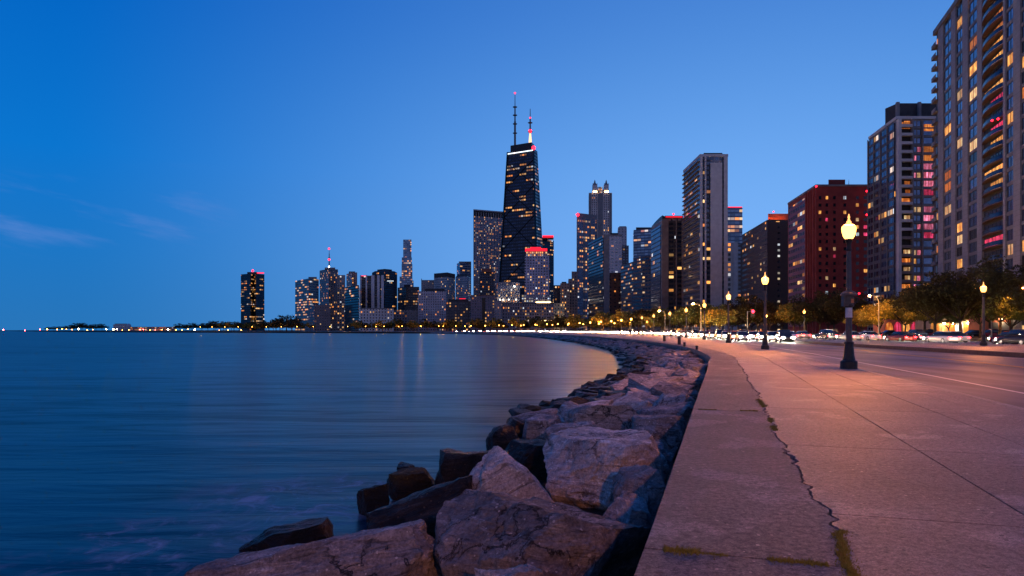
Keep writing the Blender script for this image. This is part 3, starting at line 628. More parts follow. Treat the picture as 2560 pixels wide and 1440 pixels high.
# call box, notice and band on the first lamp only
b = MB(); b.box((0, 0, 2.62), (.28, .28, .42), 0); b.lathe([(.30, 2.84), (.29, 2.90), (.18, 2.99), (.10, 3.02)], 12); b.box((-.20, -.02, 2.62), (.12, .2, .40)); part('call_box', b.mesh('call_box', M['shaft']), l1)
b = MB(); b.lathe([(.125, 2.37), (.17, 2.41), (.15, 2.5)], 12); b.tube([(.16, -.08, 2.78), (.25, -.12, 2.72), (.24, -.14, 2.58), (.12, -.12, 2.5)], .03, 8); part('clamp_arm', b.mesh('clamp_arm', M['iron']), l1)
M['amber'] = mat('amber_reflector', (.5, .18, .06), .4)
b = MB(); b.box((.06, -.15, 2.62), (.10, .02, .16)); part('reflector', b.mesh('reflector', M['amber']), l1)
M['notice'] = noisy('white_paper_notice', (.50, .48, .46), (.66, .64, .62), 12, .7, .1)
b = MB(); b.lathe([(.125, 1.98), (.122, 2.36)], 20); part('notice_wrap', b.mesh('notice_wrap', M['notice']), l1)
names = ['lit lamp standing second along the promenade kerb, clear of the road line', 'lit lamp standing third along the promenade kerb', 'lit lamp fourth along the kerb, in front of the golden tree',
         'lit lamp fifth along the kerb, below the pale slab tower', 'lit lamp sixth along the kerb, before the dark tree band', 'lit lamp seventh along the kerb in the dwindling row', 'lit lamp eighth along the kerb in the dwindling row']
for i, nm in enumerate(names):
    dup(l1, kp(s0+27.2*(i+1)), 0, nm)
    # the call box belongs to the first lamp only
for o in list(C.objects):
    if o.type == 'MESH' and o.parent and o.parent != l1 and o.data.name in ('call_box', 'clamp_arm', 'reflector', 'notice_wrap'): bpy.data.objects.remove(o)
lb = dup(PFAR and lamp(PFAR, 'small lit lamp in the long dwindling row along the far kerb', kp(s0+27.2*8+0), 'street_lamp', 'street lamp', 'far lamps along the kerb', LP), kp(s0+27.2*9))
s = s0+27.2*10
while s < KERB.sy(900): dup(lb, kp(s)); s += 27.2
# the lamp of the same row just behind the camera
dup(l1, (2.6, -8.4, .002), 0, 'lit lamp of the same row standing behind the viewer')
for o in list(C.objects):
    if o.type == 'MESH' and o.parent and o.parent != l1 and o.data.name in ('call_box', 'clamp_arm', 'reflector', 'notice_wrap'): bpy.data.objects.remove(o)
# lamps of the island and the park
for x, y, z, lbz in [(44.2, 64, .03, 'lit lamp alone on the traffic island before the park lawn'), (62.5, 146, .02, 'lit lamp in the dark park beyond the red lane'), (83, 220, .02, 'lit lamp in the park, smaller, between the tall kerb lamps'),
                  (70, 188, .02, 'lit lamp under the park trees near the red signal')]:
    dup(lb if y > 180 else l1, (x, y, z), 0, lbz, group='lamps in the park')
for o in C.objects:
    if o.type == 'LIGHT' and o.parent and o.parent.get('group') == 'lamps in the park': o.data = LD
for o in list(C.objects):
    if o.type == 'MESH' and o.parent and o.parent != l1 and o.data.name in ('call_box', 'clamp_arm', 'reflector', 'notice_wrap'): bpy.data.objects.remove(o)
# second row on the park side of the drive, far away
q = FAR.sy(320)
while q < FAR.sy(760):
    p, _ = FAR.at(q, 7); dup(lb, (p.x, p.y, .02), 0, 'small lit lamp on the park side of the far drive', group='far lamps on the park side'); q += 33
for o in C.objects:
    if o.type == 'LIGHT' and o.parent and o.parent.location.y > 430: o.data = LFAR
# cobra-head lamps
def cobra(label, loc, rz, lit):
    t = thing('cobra_lamp', label, 'street lamp', loc, rz, 'tall curved-arm road lamps')
    b = MB(); b.tube([(0, 0, 0), (0, 0, .5), (0, 0, 6.6), (-.1, 0, 7.2), (-.45, 0, 7.7), (-1.0, 0, 7.95), (-1.7, 0, 8.0)], [.14, .11, .085, .075, .065, .055, .045], 10); part('curved_pole', b.mesh('curved_pole', M['steel'], True), t)
    b = MB(); b.box((-2.0, 0, 8.02), (.75, .30, .16), top=.6); part('lamp_head', b.mesh('lamp_head', M['steel']), t)
    b = MB(); b.lathe([(.06, -.12), (.15, -.07), (.17, 0)], 10, (-2.05, 0, 7.93)); part('lens', b.mesh('lens', M['cobra'] if lit else M['steel'], True), t)
    return t
M['cobra'] = emis('sodium_lens', (1, .40, .07), 15000)
cobra('lit curved-arm road lamp rising over the golden trees beyond the big lamp', (69.3, 129, .02), R(14), True)
cobra('unlit curved-arm road lamp among the dark trees at the tower foot', (88.5, 126, .02), R(20), False)
cobra('lit curved-arm road lamp half hidden in foliage at the picture edge', (80.5, 105, .02), R(10), True)
cobra('lit curved-arm road lamp over the golden tree behind the fourth lamp', (46.5, 168, .02), R(8), True)
cobra('lit curved-arm road lamp further down the drive behind the fifth kerb lamp', (52, 232, .02), R(8), True)
# red traffic signal
M['sig'] = emis('red_signal_lens', (1, .008, .02), 26); M['sigbox'] = mat('signal_housing', (.02, .02, .02), .5)
t = thing('traffic_signal', 'red traffic signal on a mast arm over the far road', 'traffic signal', (56.9, 165, .02), 0)
b = MB(); b.tube([(0, 0, 0), (0, 0, 6.0)], .10, 8); b.tube([(0, 0, 5.8), (1.2, -.2, 6.1)], .06, 6); part('mast', b.mesh('mast', M['steel'], True), t)
b = MB(); b.box((1.2, -.3, 5.6), (.85, .3, 1.9)); hb = part('signal_housing', b.mesh('signal_housing', M['sigbox']), t)
b = MB(); b.lathe([(.01, 0), (.36, 0), (.30, .1)], 12); me = b.mesh('lens', M['sig']); me.transform(Matrix.Translation((1.2, -.46, 5.95)) @ Matrix.Rotation(R(90), 4, 'X')); part('lens', me, t)
t2 = dup(t, (83.5, 146, .02), 0, 'red traffic signal beside the brick block, left of the lit curved lamp')
# promenade bollards and the white sign
M['blk'] = noisy('black_metal', (.01, .01, .01), (.03, .03, .03), 8, .6, .2)
def bollard(x, y, h, r, lb):
    b = MB(); b.lathe([(r*.8, 0), (r, .05), (r*.9, h*.7), (r*1.1, h*.75), (r*1.1, h*.9), (r*.5, h)], 12); o = b.obj('bollard', M['blk']); o.location = (x, y, 0); tag(o, lb, 'bollard', 'dark posts on the promenade')
bollard(*PX(1698, 70), .85, .17, 'tallest of the dark stubby posts on the promenade by the bend'); bollard(*PX(1711, 62), .40, .11, 'short dark post standing next to the tallest stubby one')
bollard(*PX(1742, 52), .32, .10, 'smallest dark post, nearest of those by the bend'); bollard(*PX(1661, 90), .8, .2, 'stubby dark post farthest along by the bend')
M['signw'] = noisy('white_board', (.5, .46, .5), (.66, .6, .66), 3, .7, .1)
t = thing('notice_board', 'blank white board with a brown side panel at the edge of the dark park', 'board', (56.5, 122, .02))
b = MB(); b.box((0, 0, .8), (1.45, .25, 1.6)); part('white_panel', b.mesh('white_panel', M['signw']), t)
M['brownp'] = noisy('brown_board', (.12, .07, .04), (.2, .12, .08), 3, .8, .2)
b = MB(); b.box((1.25, .25, .85), (1.0, .2, 1.7)); part('side_panel', b.mesh('side_panel', M['brownp']), t)
# ------------------------------------------------------------------ trees
def leafmat(name, a, b_, c):
    m = mat(name, a, .8, spec=.25); t = m.node_tree; b = t.nodes['Principled BSDF']
    co = nd(t, 'ShaderNodeTexCoord').outputs['Object']
    n = nd(t, 'ShaderNodeTexNoise', i={'Vector': co, 'Scale': .9, 'Detail': 5.0, 'Roughness': .7}); cc = ramp(t, n.outputs[0], [(.3, a), (.5, b_), (.72, c)])
    t.links.new(cc, b.inputs['Base Color']); tr = nd(t, 'ShaderNodeBsdfTranslucent', i={0: cc}); mx = nd(t, 'ShaderNodeMixShader', i={0: .3, 1: b.outputs[0], 2: tr.outputs[0]})
    t.links.new(mx.outputs[0], t.nodes['Material Output'].inputs[0]); return m
M['leafy'] = leafmat('golden_lamplit_leaves', (.12, .10, .018), (.22, .17, .03), (.32, .24, .05))  # autumn gold, with the lamplight on the crowns also put into the colour
M['leafd'] = leafmat('unlit_leaves', (.02, .02, .006), (.042, .037, .011), (.08, .06, .017))  # foliage away from the lamps: its lack of light is put into the colour
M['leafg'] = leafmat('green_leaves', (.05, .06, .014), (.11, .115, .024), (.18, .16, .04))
M['bark'] = noisy('tree_bark', (.03, .022, .016), (.07, .05, .035), 3, .9, .6)
def tree_meshes(seed, h, w, leaf, nleaf, lsz, trunk=.3):
    r = random.Random(seed); tb = MB(); th = h*r.uniform(.26, .34); tips = []
    tb.tube([(0, 0, -.1), (.03, 0, .4), (r.uniform(-.15, .15), r.uniform(-.1, .1), th)], [h*.028*1.3, h*.024, h*.019], 8)
    base = Vector((0, 0, th))
    for k in range(7):
        a = k*2.4+r.uniform(-.4, .4); rr = w*.5*r.uniform(.35, .85); z = h*r.uniform(.5, .92); e = Vector((math.cos(a)*rr, math.sin(a)*rr, z)); m1 = base.lerp(e, .5)+Vector((math.cos(a)*rr*.15, math.sin(a)*rr*.15, r.uniform(-.05, .05)*h))
        tb.tube([base-Vector((0, 0, .2)), m1, e], [h*.013, h*.008, h*.003], 5); tips += [e, m1.lerp(e, .5)]
        for j in range(2):
            a2 = a+r.uniform(-1, 1); e2 = m1+Vector((math.cos(a2)*w*.22, math.sin(a2)*w*.22, h*r.uniform(.05, .2))); tb.tube([m1, e2], [h*.006, h*.002], 4); tips.append(e2)
    tm = tb.mesh('trunk', M['bark'], True)
    lb = MB(); cl = []
    for e in tips: cl.append((e, w*r.uniform(.10, .19)))
    for _ in range(16):
        a = r.uniform(0, 6.28); q = r.random()**.5*w*.48; zz = h*r.uniform(.42, .95); q *= math.sqrt(max(.15, 1-((zz/h-.62)/.42)**2)); cl.append((Vector((math.cos(a)*q, math.sin(a)*q, zz)), w*r.uniform(.07, .16)))
    wt = [c[1]**2 for c in cl]; tot = sum(wt)
    for (c, rad), wgt in zip(cl, wt):
        for _ in range(int(nleaf*wgt/tot)):
            d = Vector((r.gauss(0, 1), r.gauss(0, 1), r.gauss(0, 1))).normalized()*rad*(r.random()**.4)*1.15; d.z *= .62; p = c+d
            n1 = Vector((r.gauss(0, 1), r.gauss(0, 1), r.gauss(0, .8))).normalized(); n2 = n1.cross(Vector((r.gauss(0, 1), r.gauss(0, 1), r.gauss(0, 1)))).normalized(); s = lsz*r.uniform(.5, 1.15)
            lb.face([p-n1*s-n2*s*.15, p-n2*s*.55, p+n1*s, p+n2*s*.5])
    return tm, lb.mesh('crown', M[leaf])
def tree(tms, label, group, loc, rz=0, name='tree', cat='tree'):
    t = thing(name, label, cat, loc, rz, group); part('trunk', tms[0], t); part('crown', tms[1], t); return t
TY = [tree_meshes(s, 7.0, 7.5, 'leafy', 5200, .22) for s in (1, 2)]
TD = [tree_meshes(s, 11.5, 11.5, 'leafd', 6500, .30) for s in (3, 4, 5)]
TG = [tree_meshes(s, 8.5, 8.5, 'leafg', 4200, .28) for s in (6, 7)]
TF = [tree_meshes(s, 10, 11, k, 1100, .6) for s, k in ((8, 'leafg'), (9, 'leafd'), (10, 'leafy'))]
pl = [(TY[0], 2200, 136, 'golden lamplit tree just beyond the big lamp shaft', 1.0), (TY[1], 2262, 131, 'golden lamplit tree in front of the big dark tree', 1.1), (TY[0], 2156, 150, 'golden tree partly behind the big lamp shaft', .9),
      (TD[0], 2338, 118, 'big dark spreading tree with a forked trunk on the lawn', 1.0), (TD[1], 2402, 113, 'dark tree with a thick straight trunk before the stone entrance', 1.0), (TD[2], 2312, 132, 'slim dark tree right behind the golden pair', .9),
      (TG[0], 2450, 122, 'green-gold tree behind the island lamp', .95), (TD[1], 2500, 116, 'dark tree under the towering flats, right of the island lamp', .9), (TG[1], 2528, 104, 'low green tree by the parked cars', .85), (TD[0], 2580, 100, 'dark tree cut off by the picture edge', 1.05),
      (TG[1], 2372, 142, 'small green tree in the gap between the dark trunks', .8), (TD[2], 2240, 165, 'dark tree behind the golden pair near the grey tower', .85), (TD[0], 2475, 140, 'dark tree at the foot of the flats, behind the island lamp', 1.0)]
for tm, px, D, lb_, sc in pl:
    x, y = PX(px, D); t = tree(tm, lb_, 'trees of the park lawn', (x, y, .02), px*1.7); t.scale = (sc,)*3
r = random.Random(21)
mid = [(2120, 175), (2085, 200), (2050, 185), (2015, 205), (1985, 190), (1955, 215), (1925, 200), (1895, 230), (1868, 205), (1845, 240), (1800, 225), (1775, 260), (1750, 235), (1725, 275), (1700, 250), (1675, 290), (1650, 265), (1620, 300), (1600, 330), (1575, 315), (1550, 345),
       (2140, 230), (2070, 245), (2000, 250), (1940, 260), (1880, 270), (1830, 290), (1760, 310)]
for i, (px, D) in enumerate(mid):
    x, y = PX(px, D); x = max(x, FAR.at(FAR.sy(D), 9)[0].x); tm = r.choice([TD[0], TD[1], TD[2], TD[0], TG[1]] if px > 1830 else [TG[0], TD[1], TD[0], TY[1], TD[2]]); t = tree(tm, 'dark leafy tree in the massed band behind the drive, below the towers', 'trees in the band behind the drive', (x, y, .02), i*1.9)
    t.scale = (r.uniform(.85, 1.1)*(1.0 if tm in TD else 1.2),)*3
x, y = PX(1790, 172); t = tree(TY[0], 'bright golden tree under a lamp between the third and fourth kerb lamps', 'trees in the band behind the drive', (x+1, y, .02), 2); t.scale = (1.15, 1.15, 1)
for i in range(95):                              # the far shore
    q = FAR.sy(330)+(FAR.L-FAR.sy(330)+80)*i/95
    p, d = FAR.at(q, r.uniform(9, 34)) if q < FAR.L else (Vector((-195-(i-80)*14, 775+(i-80)*9)), 0)
    t = tree(TF[i % 3], 'distant bushy tree in the lamplit belt along the curving far shore', 'trees of the far shore', (p.x, p.y, .02), i*2.1); t.scale = (r.uniform(.8, 1.35),)*3
for i, (px, D, s) in enumerate([(700, 820, 1.6), (716, 840, 2.0), (690, 900, 1.3), (672, 900, 1.2), (640, 950, 1.3), (620, 950, 1.2), (598, 980, 1.2), (585, 1000, 1.4), (565, 1020, 1.3), (550, 1050, 1.2), (535, 1080, 1.6), (520, 1100, 1.3), (505, 1150, 1.3), (480, 1200, 1.4), (465, 1230, 1.2),
                                (450, 1300, 1.4), (255, 1500, 1.5), (240, 1520, 1.5), (225, 1560, 1.4), (205, 1600, 1.8), (192, 1600, 1.8), (180, 1700, 1.2), (165, 1700, 1.2), (150, 1750, 1.1), (135, 1800, 1.1), (120, 1850, 1.0), (730, 800, 1.4), (660, 880, 1.2)]):
    x, y = PX(px, D); t = tree(TF[1], 'low dark tree on the thin spit of land across the lake', 'trees of the spit', (x, y, -.2), i); t.scale = (s*1.5, s*1.5, s)
# ------------------------------------------------------------------ buildings
M['roofdark'] = noisy('dark_roof_plant', (.02, .022, .025), (.05, .05, .055), .3, .8, .2)
M['conc'] = noisy('pale_facade_concrete', (.38, .365, .37), (.49, .475, .475), .35, .75, .2, 3)
M['grey'] = noisy('grey_facade_stone', (.12, .12, .13), (.2, .195, .2), .3, .75, .2, 3)
M['black'] = mat('black_anodised_metal', (.012, .013, .016), .35, .5)
M['mast'] = mat('mast_steel', (.10, .09, .09), .5, .3)
M['redband'] = emis('red_roof_glow', (1, .015, .04), 1.6); M['orangeband'] = emis('orange_flood', (1, .16, .02), 9.0)
M['warmflood'] = emis('warm_flood', (1, .62, .25), 14.0); M['coolband'] = emis('cool_white_light_line', (.8, .92, 1), 2.2, False)
BK = 'skyline towers'
def quad(xl, rl, xc, xr, rr, D, depth=40):
    """footprint from corner columns in the photograph and distances; nearest corner at xc, D"""
    Cc = Vector(PX(xc, D)); Rr = Vector(PX(xr, D*rr))
    if xl == xc: Ll = Cc+Vector((Cc.x/ D*depth*.9, depth))
    else: Ll = Vector(PX(xl, D*rl))
    return [tuple(Cc), tuple(Rr), tuple(Rr+Ll-Cc), tuple(Ll)]
def bld(label, cat, foot, D, ytop, m, z0=0.0, parapet=None, name='tower', group=None, du=60.0, xtra=None):
    h = PZ(ytop, D) if ytop is not None else xtra
    cx = sum(p[0] for p in foot)/len(foot); cyy = sum(p[1] for p in foot)/len(foot)
    t = thing(name, label, cat, (cx, cyy, z0), 0, group); b = MB(); b.prism(foot, z0, h, du=du); bpart('wall', b, M[m] if isinstance(m, str) else m, t)
    if parapet:
        b = MB(); f2 = shrink(foot, -.25); b.prism(f2, h+.003, h+parapet[0]); bpart('parapet', b, M[parapet[1]], t)
    t['h'] = h; return t
def shrink(foot, d):
    c = Vector((sum(p[0] for p in foot)/len(foot), sum(p[1] for p in foot)/len(foot))); out = []
    for p in foot: v = Vector(p)-c; out.append(tuple(c+v*(1-d/max(1e-6, v.length))))
    return out
def block(t, name, m, foot, z0, z1, top=None): b = MB(); b.prism(foot, z0, z1, top); return bpart(name, b, M[m] if isinstance(m, str) else m, t)
def fpx(x0, x1, D, dep=15): a, c = PX(x0, D), PX(x1, D); k = (D+dep)/D; return [a, c, (c[0]*k, c[1]*k), (a[0]*k, a[1]*k)]
def beacon(t, px, py, D, rad=None, m='red'):
    b = MB(); x, y = PX(px, D); r_ = (rad or D*.0016)*.72; b.lathe([(r_*.3, -r_), (r_, -r_*.4), (r_, r_*.4), (r_*.3, r_)], 8, (x, y-1, PZ(py, D))); return bpart('beacon', b, M[m], t)
def mastp(t, px, D, y0, y1, w=1.0, rings=(), name='antenna'):
    b = MB(); x, y = PX(px, D); z0, z1 = PZ(y0, D), PZ(y1, D); b.tube([(x, y, z0-1), (x, y, z0+(z1-z0)*.45), (x, y, z0+(z1-z0)*.46), (x, y, z0+(z1-z0)*.75), (x, y, z0+(z1-z0)*.76), (x, y, z1)], [w, w*.95, w*.7, w*.65, w*.4, w*.25], 8)
    for k in rings: b.lathe([(w*.5, 0), (w*2.2, .3), (w*2.2, 1.2), (w*.5, 1.5)], 8, (x, y, z0+(z1-z0)*k))
    return bpart(name, b, M['mast'], t)
sd = iter(range(100, 400))
def wm(wall, **k): k.setdefault('seed', next(sd)*1.37); return wmat('facade_windows', wall, **k)
G1, G2, G3 = (.05, .07, .11), (.09, .15, .24), (.03, .035, .05)
# 1 lake tower, three lobes
D = 2300; t = bld('black curved tower standing apart on the lake spit, red lights on its roof', 'tower', [PX(602, D), PX(626, D*.985), PX(633, D), PX(640, D*.985), PX(661, D), PX(655, D*1.03), PX(630, D*1.02), PX(608, D*1.03)], D, 686, wm((.012, .014, .02), pu=8, pv=7, fu=.85, fv=.5, lit=.22, run=2, es=.9, glass=(.02, .03, .05)))
block(t, 'penthouse', 'roofdark', fpx(618, 643, D, 40), PZ(686, D), PZ(680, D)); beacon(t, 632, 677, D, 5); block(t, 'roof_light_band', 'redband', fpx(642, 660, D*.975, 8), PZ(687, D), PZ(684.5, D))
# 2
D = 1350; t = bld('greenish glass apartment block with bright yellow rows, leftmost of the main skyline', 'tower', quad(738, 1.05, 772, 797, 1.02, D), D, 696, wm((.10, .11, .10), pu=4, pv=5, fu=.85, fv=.5, lit=.36, run=3, es=1.0, glass=G1)); block(t, 'penthouse', 'grey', fpx(771, 792, D*1.01), PZ(696, D), PZ(691, D))
D = 1120; t = bld('low mauve block with a plain dark front beside the black box tower', 'building', quad(770, 1.03, 786, 826, 1.0, D), D, 762, wm((.10, .08, .085), pu=4, pv=4.5, fu=.35, fv=.35, lit=.10, glass=G3)); 
# 3 antenna tower
D = 1500; t = bld('stepped brownish tower carrying a tall antenna with red lights', 'tower', quad(799, 1.03, 822, 845, 1.01, D), D, 672, wm((.12, .10, .095), pu=4, pv=5, fu=.55, fv=.6, lit=.16, glass=G1)); block(t, 'penthouse', 'grey', fpx(812, 838, D*1.005), PZ(672, D), PZ(668, D))
block(t, 'shoulder', wm((.15, .13, .12), pu=5, pv=5, fu=.6, fv=.6, lit=.22), fpx(843, 863, D*.99), 0, PZ(689, D)); mastp(t, 823, D, 668, 623, 1.3, (.5,)); beacon(t, 823, 622, D, 2.6); beacon(t, 823, 649, D, 3.0); beacon(t, 823, 667, D, 2.2, 'whitelight')
D = 1600; t = bld('thin reddish tower between the antenna tower and the striped one', 'tower', quad(866, 1.03, 880, 893, 1.0, D), D, 681, wm((.22, .12, .09), pu=4, pv=5, fu=.5, fv=.6, lit=.25)); block(t, 'penthouse', 'grey', fpx(872, 888, D*1.01), PZ(681, D), PZ(677, D))
D = 1020; t = bld('plain black box tower with few lit windows', 'tower', quad(862, 1.06, 897, 901, 1.2, D), D, 712, wm((.006, .007, .01), pu=4, pv=4, fu=.9, fv=.6, lit=.10, run=2, glass=(.015, .02, .03)))
# 6 striped
D = 1080; t = bld('black tower with tall white vertical piers', 'tower', quad(900, 1.0, 900, 960, 1.0, D), D, 689, wm((.02, .022, .028), pu=3, pv=4, fu=.9, fv=.5, lit=.06, glass=(.03, .04, .06)))
M['whitepier'] = noisy('white_marble_pier', (.42, .43, .46), (.56, .57, .60), .3, .6, .1)
for a, c in ((900.5, 903.5), (914, 918), (928, 936), (943, 949), (953, 959.5)): block(t, 'pier', 'whitepier', fpx(a, c, D-1.2, 1.1), 0, PZ(688, D))
block(t, 'roof_light_band', 'redband', fpx(903, 915, D-1.5, 1), PZ(690.5, D), PZ(689, D))
D = 1150; t = bld('dark tower with a rounded top behind the white-striped one', 'tower', quad(930, 1.02, 962, 993, 1.02, D), D, 679, wm((.016, .018, .022), pu=3.5, pv=4, fu=.8, fv=.55, lit=.12, run=2, glass=(.03, .035, .05)))
b = MB(); f0 = quad(930, 1.02, 962, 993, 1.02, D); b.prism(f0, PZ(679, D)+.01, PZ(675, D), shrink(f0, 5)); b.prism(shrink(f0, 9), PZ(675, D), PZ(671, D)); bpart('roof', b, M['roofdark'], t); block(t, 'light_line', 'coolband', fpx(968, 984, D-1, 1), PZ(703, D), PZ(702.2, D))
D = 930; t = bld('low cream stone block with rows of small windows beneath the striped tower', 'building', quad(900, 1.0, 900, 984, 1.01, D), D, 772, wm((.33, .29, .28), pu=4, pv=4, fu=.42, fv=.5, lit=.14, glass=G3), parapet=(1.2, 'grey'))
# 8 stepped glass tower
D = 2300; t = bld('slender blue glass tower stepping inward, highest left of the tapered giant', 'tower', fpx(1004, 1031, D, 40), D, 660, wm((.10, .13, .17), pu=6, pv=7, fu=.8, fv=.6, lit=.30, glass=G2, es=.9))
gl = wm((.12, .17, .22), pu=6, pv=7, fu=.85, fv=.6, lit=.22, glass=G2, es=.9); block(t, 'middle_tier', gl, fpx(1004.5, 1029.5, D*1.002, 36), PZ(660, D), PZ(643, D)); block(t, 'upper_tier', gl, fpx(1008, 1028.5, D*1.004, 30), PZ(643, D), PZ(598, D))
block(t, 'wing', gl, fpx(999, 1006, D*1.01, 20), 0, PZ(690, D)); block(t, 'wing', gl, fpx(1029, 1034, D*1.01, 20), 0, PZ(700, D))
D = 1200; t = bld('dark block dotted with yellow rows in front of the slender glass tower', 'building', quad(994, 1.02, 1015, 1048, 1.0, D), D, 717, wm((.05, .045, .05), pu=4, pv=4.5, fu=.7, fv=.5, lit=.36, run=2, glass=G3)); block(t, 'penthouse', 'roofdark', fpx(1010, 1026, D+5), PZ(717, D), PZ(711, D))
D = 1000; t = bld('low dark brown block right of the cream stone block', 'building', quad(984, 1.0, 984, 1046, 1.0, D), D, 775, wm((.10, .085, .085), pu=4, pv=4, fu=.5, fv=.5, lit=.22, glass=G3)); block(t, 'penthouse', 'roofdark', fpx(1012, 1040, D+8), PZ(775, D), PZ(766, D))
D = 1080; t = bld('broad greyish-lilac stone block below the flat-topped grey pair', 'building', quad(1045, 1.0, 1045, 1115, 1.0, D), D, 728, wm((.24, .22, .245), pu=3.6, pv=4, fu=.42, fv=.5, lit=.09, glass=G3)); block(t, 'penthouse', 'roofdark', fpx(1062, 1112, D+6), PZ(728, D), PZ(721, D))
D = 1300; t = bld('low grey block peeking behind the lilac stone block', 'building', quad(1053, 1.0, 1053, 1086, 1.0, D), D, 700, wm((.12, .115, .12), pu=4, pv=4, fu=.4, fv=.4, lit=.08)); mastp(t, 1054, D, 700, 696, .8)
D = 1250; t = bld('grey slab tower with a black top band, left of the blue curved glass one', 'tower', quad(1085, 1.02, 1118, 1138, 1.03, D), D, 692, wm((.20, .20, .205), pu=3.6, pv=4.2, fu=.5, fv=.5, lit=.08, glass=G3)); f0 = quad(1085, 1.02, 1118, 1138, 1.03, D); block(t, 'top_band', 'roofdark', f0, PZ(692, D)+.02, PZ(681, D))
D = 1500; t = bld('blue glass tower with a curved top band behind the grey slabs', 'tower', quad(1142, 1.02, 1150, 1178, 1.01, D), D, 656, wm((.10, .15, .2), pu=6, pv=4.5, fu=.98, fv=.55, lit=.05, glass=G2)); block(t, 'roof', 'grey', fpx(1147, 1178, D+6), PZ(656, D), PZ(653, D))
D = 1180; t = bld('speckled grey apartment tower with a dark angled roof, in front of blue curved glass', 'tower', quad(1139, 1.02, 1168, 1176, 1.03, D), D, 690, wm((.19, .185, .195), pu=3.4, pv=4, fu=.5, fv=.5, lit=.12, glass=G3)); f0 = quad(1139, 1.02, 1168, 1176, 1.03, D); block(t, 'roof', 'roofdark', f0, PZ(690, D)+.02, PZ(683, D), shrink(f0, 4))
D = 980; t = bld('low dark building with a red light on its roof edge below the speckled grey tower', 'building', quad(1115, 1.0, 1115, 1176, 1.0, D), D, 754, wm((.06, .055, .065), pu=4, pv=4.2, fu=.5, fv=.5, lit=.2, glass=G3)); block(t, 'penthouse', 'roofdark', fpx(1121, 1170, D+6), PZ(754, D), PZ(748, D)); block(t, 'roof_light_band', 'redband', fpx(1148, 1164, D+5, .8), PZ(747, D), PZ(745.5, D))
# 15 ribbed blue-grey tower
D = 1420; f0 = quad(1184, 1.0, 1184, 1258, 1.02, D, 60); t = bld('tall pale ribbed tower left of the black tapered giant', 'tower', f0, D, 540, wm((.16, .17, .2), pu=3.2, pv=4.2, fu=.6, fv=.6, lit=.30, glass=(.07, .1, .16), es=.75))
b = MB()
for i in range(13):
    a = Vector(f0[0]).lerp(Vector(f0[1]), i/12); b.box((a.x, a.y-.4, PZ(533, D)/2), (1.0, .9, PZ(526, D)))
M['ribc'] = noisy('pale_rib_stone', (.26, .27, .30), (.36, .37, .40), .3, .6, .1)
bpart('rib', b, M['ribc'], t)['kind'] = 'stuff'
block(t, 'crown_band', 'black', shrink(f0, 1), PZ(540, D)+.02, PZ(526, D)); block(t, 'roof_edge', 'ribc', shrink(f0, -.8), PZ(526, D)+.02, PZ(523, D))
D = 1200; t = bld('dark tower with a reddish crown in front of the ribbed tower', 'tower', quad(1199, 1.0, 1199, 1237, 1.01, D), D, 680, wm((.08, .075, .085), pu=3.6, pv=4.2, fu=.6, fv=.55, lit=.16, glass=G3))
M['rustc'] = noisy('rust_crown', (.16, .05, .035), (.24, .08, .05), .4, .7, .2); block(t, 'crown', 'rustc', fpx(1204, 1229, D+3), PZ(680, D), PZ(671, D)); block(t, 'wing', wm((.10, .10, .12), pu=3.6, pv=4.2, lit=.15), fpx(1184, 1199, D+8), 0, PZ(690, D))
D = 960; t = bld('brownish-purple block with a dark central recess, below the crowned dark tower', 'building', quad(1177, 1.0, 1177, 1237, 1.0, D), D, 739, wm((.11, .08, .095), pu=3.6, pv=4, fu=.45, fv=.5, lit=.14, glass=G3)); block(t, 'recess_shade_strip', 'black', fpx(1205, 1213, D-.4, .38), 0, PZ(745, D)); block(t, 'parapet', 'rustc', fpx(1177, 1237, D-.3, 1), PZ(739, D)+.02, PZ(737.5, D))  # flat black strip on the front; the shade of a recess is its colour
# 18 the tapered giant
D = 1285
HW = wm((.010, .013, .022), pu=5, pv=6.2, fu=.80, fv=.45, lit=.17, run=3, es=.95, glass=(.022, .034, .065), gm=.6, rowv=.9)
bf = [PX(1241, D*1.035), PX(1346, D), PX(1368, D*1.03), PX(1263, D*1.065)]; tf = [PX(1268.5, D*1.035), PX(1334, D*1.012), PX(1343.5, D*1.03), PX(1280, D*1.055)]
zt = PZ(371, D*1.012); cx, cyy = PX(1305, D*1.03); t = thing('tapered_skyscraper', 'black tapering skyscraper with two antennas, tallest in the skyline', 'skyscraper', (cx, cyy, 0))
b = MB(); b.prism(bf, 0, zt, tf, du=60); bpart('wall', b, HW, t)
def onface(u, v): # point of the wide face
    a = Vector(bf[0]).lerp(Vector(bf[1]), u); c = Vector(tf[0]).lerp(Vector(tf[1]), u); p = a.lerp(c, v); return (p.x, p.y-.8, zt*v)
lv = [0, .24, .45, .635, .80, .94]
for v0, v1 in zip(lv, lv[1:]):
    for u0, u1 in ((.02, .98), (.98, .02)): b = MB(); b.tube([onface(u0, v0), onface(u1, v1)], .7, 4); bpart('cross_brace', b, M['black'], t)
for u_ in (.006, .994): b = MB(); b.tube([onface(u_, 0), onface(u_, 1)], 1.6, 4); bpart('corner_column', b, M['black'], t)
block(t, 'penthouse', 'black', [tuple(Vector(p)) for p in shrink(tf, 6)], zt+.01, PZ(362, D*1.03)); b = MB(); b.tube([(onface(0.02, 1)[0], onface(.02, 1)[1]-.5, zt-3.5), (onface(.98, 1)[0], onface(.98, 1)[1]-.5, zt-3.5)], .9, 6); bpart('light_line', b, M['coolband'], t)
for px, yy, w, rg in ((1287.5, 234, 2.0, (.22, .40, .57, .73)), (1325.5, 272, 2.1, (.35, .6))): mastp(t, px, D*1.03, 362, yy, w, rg)
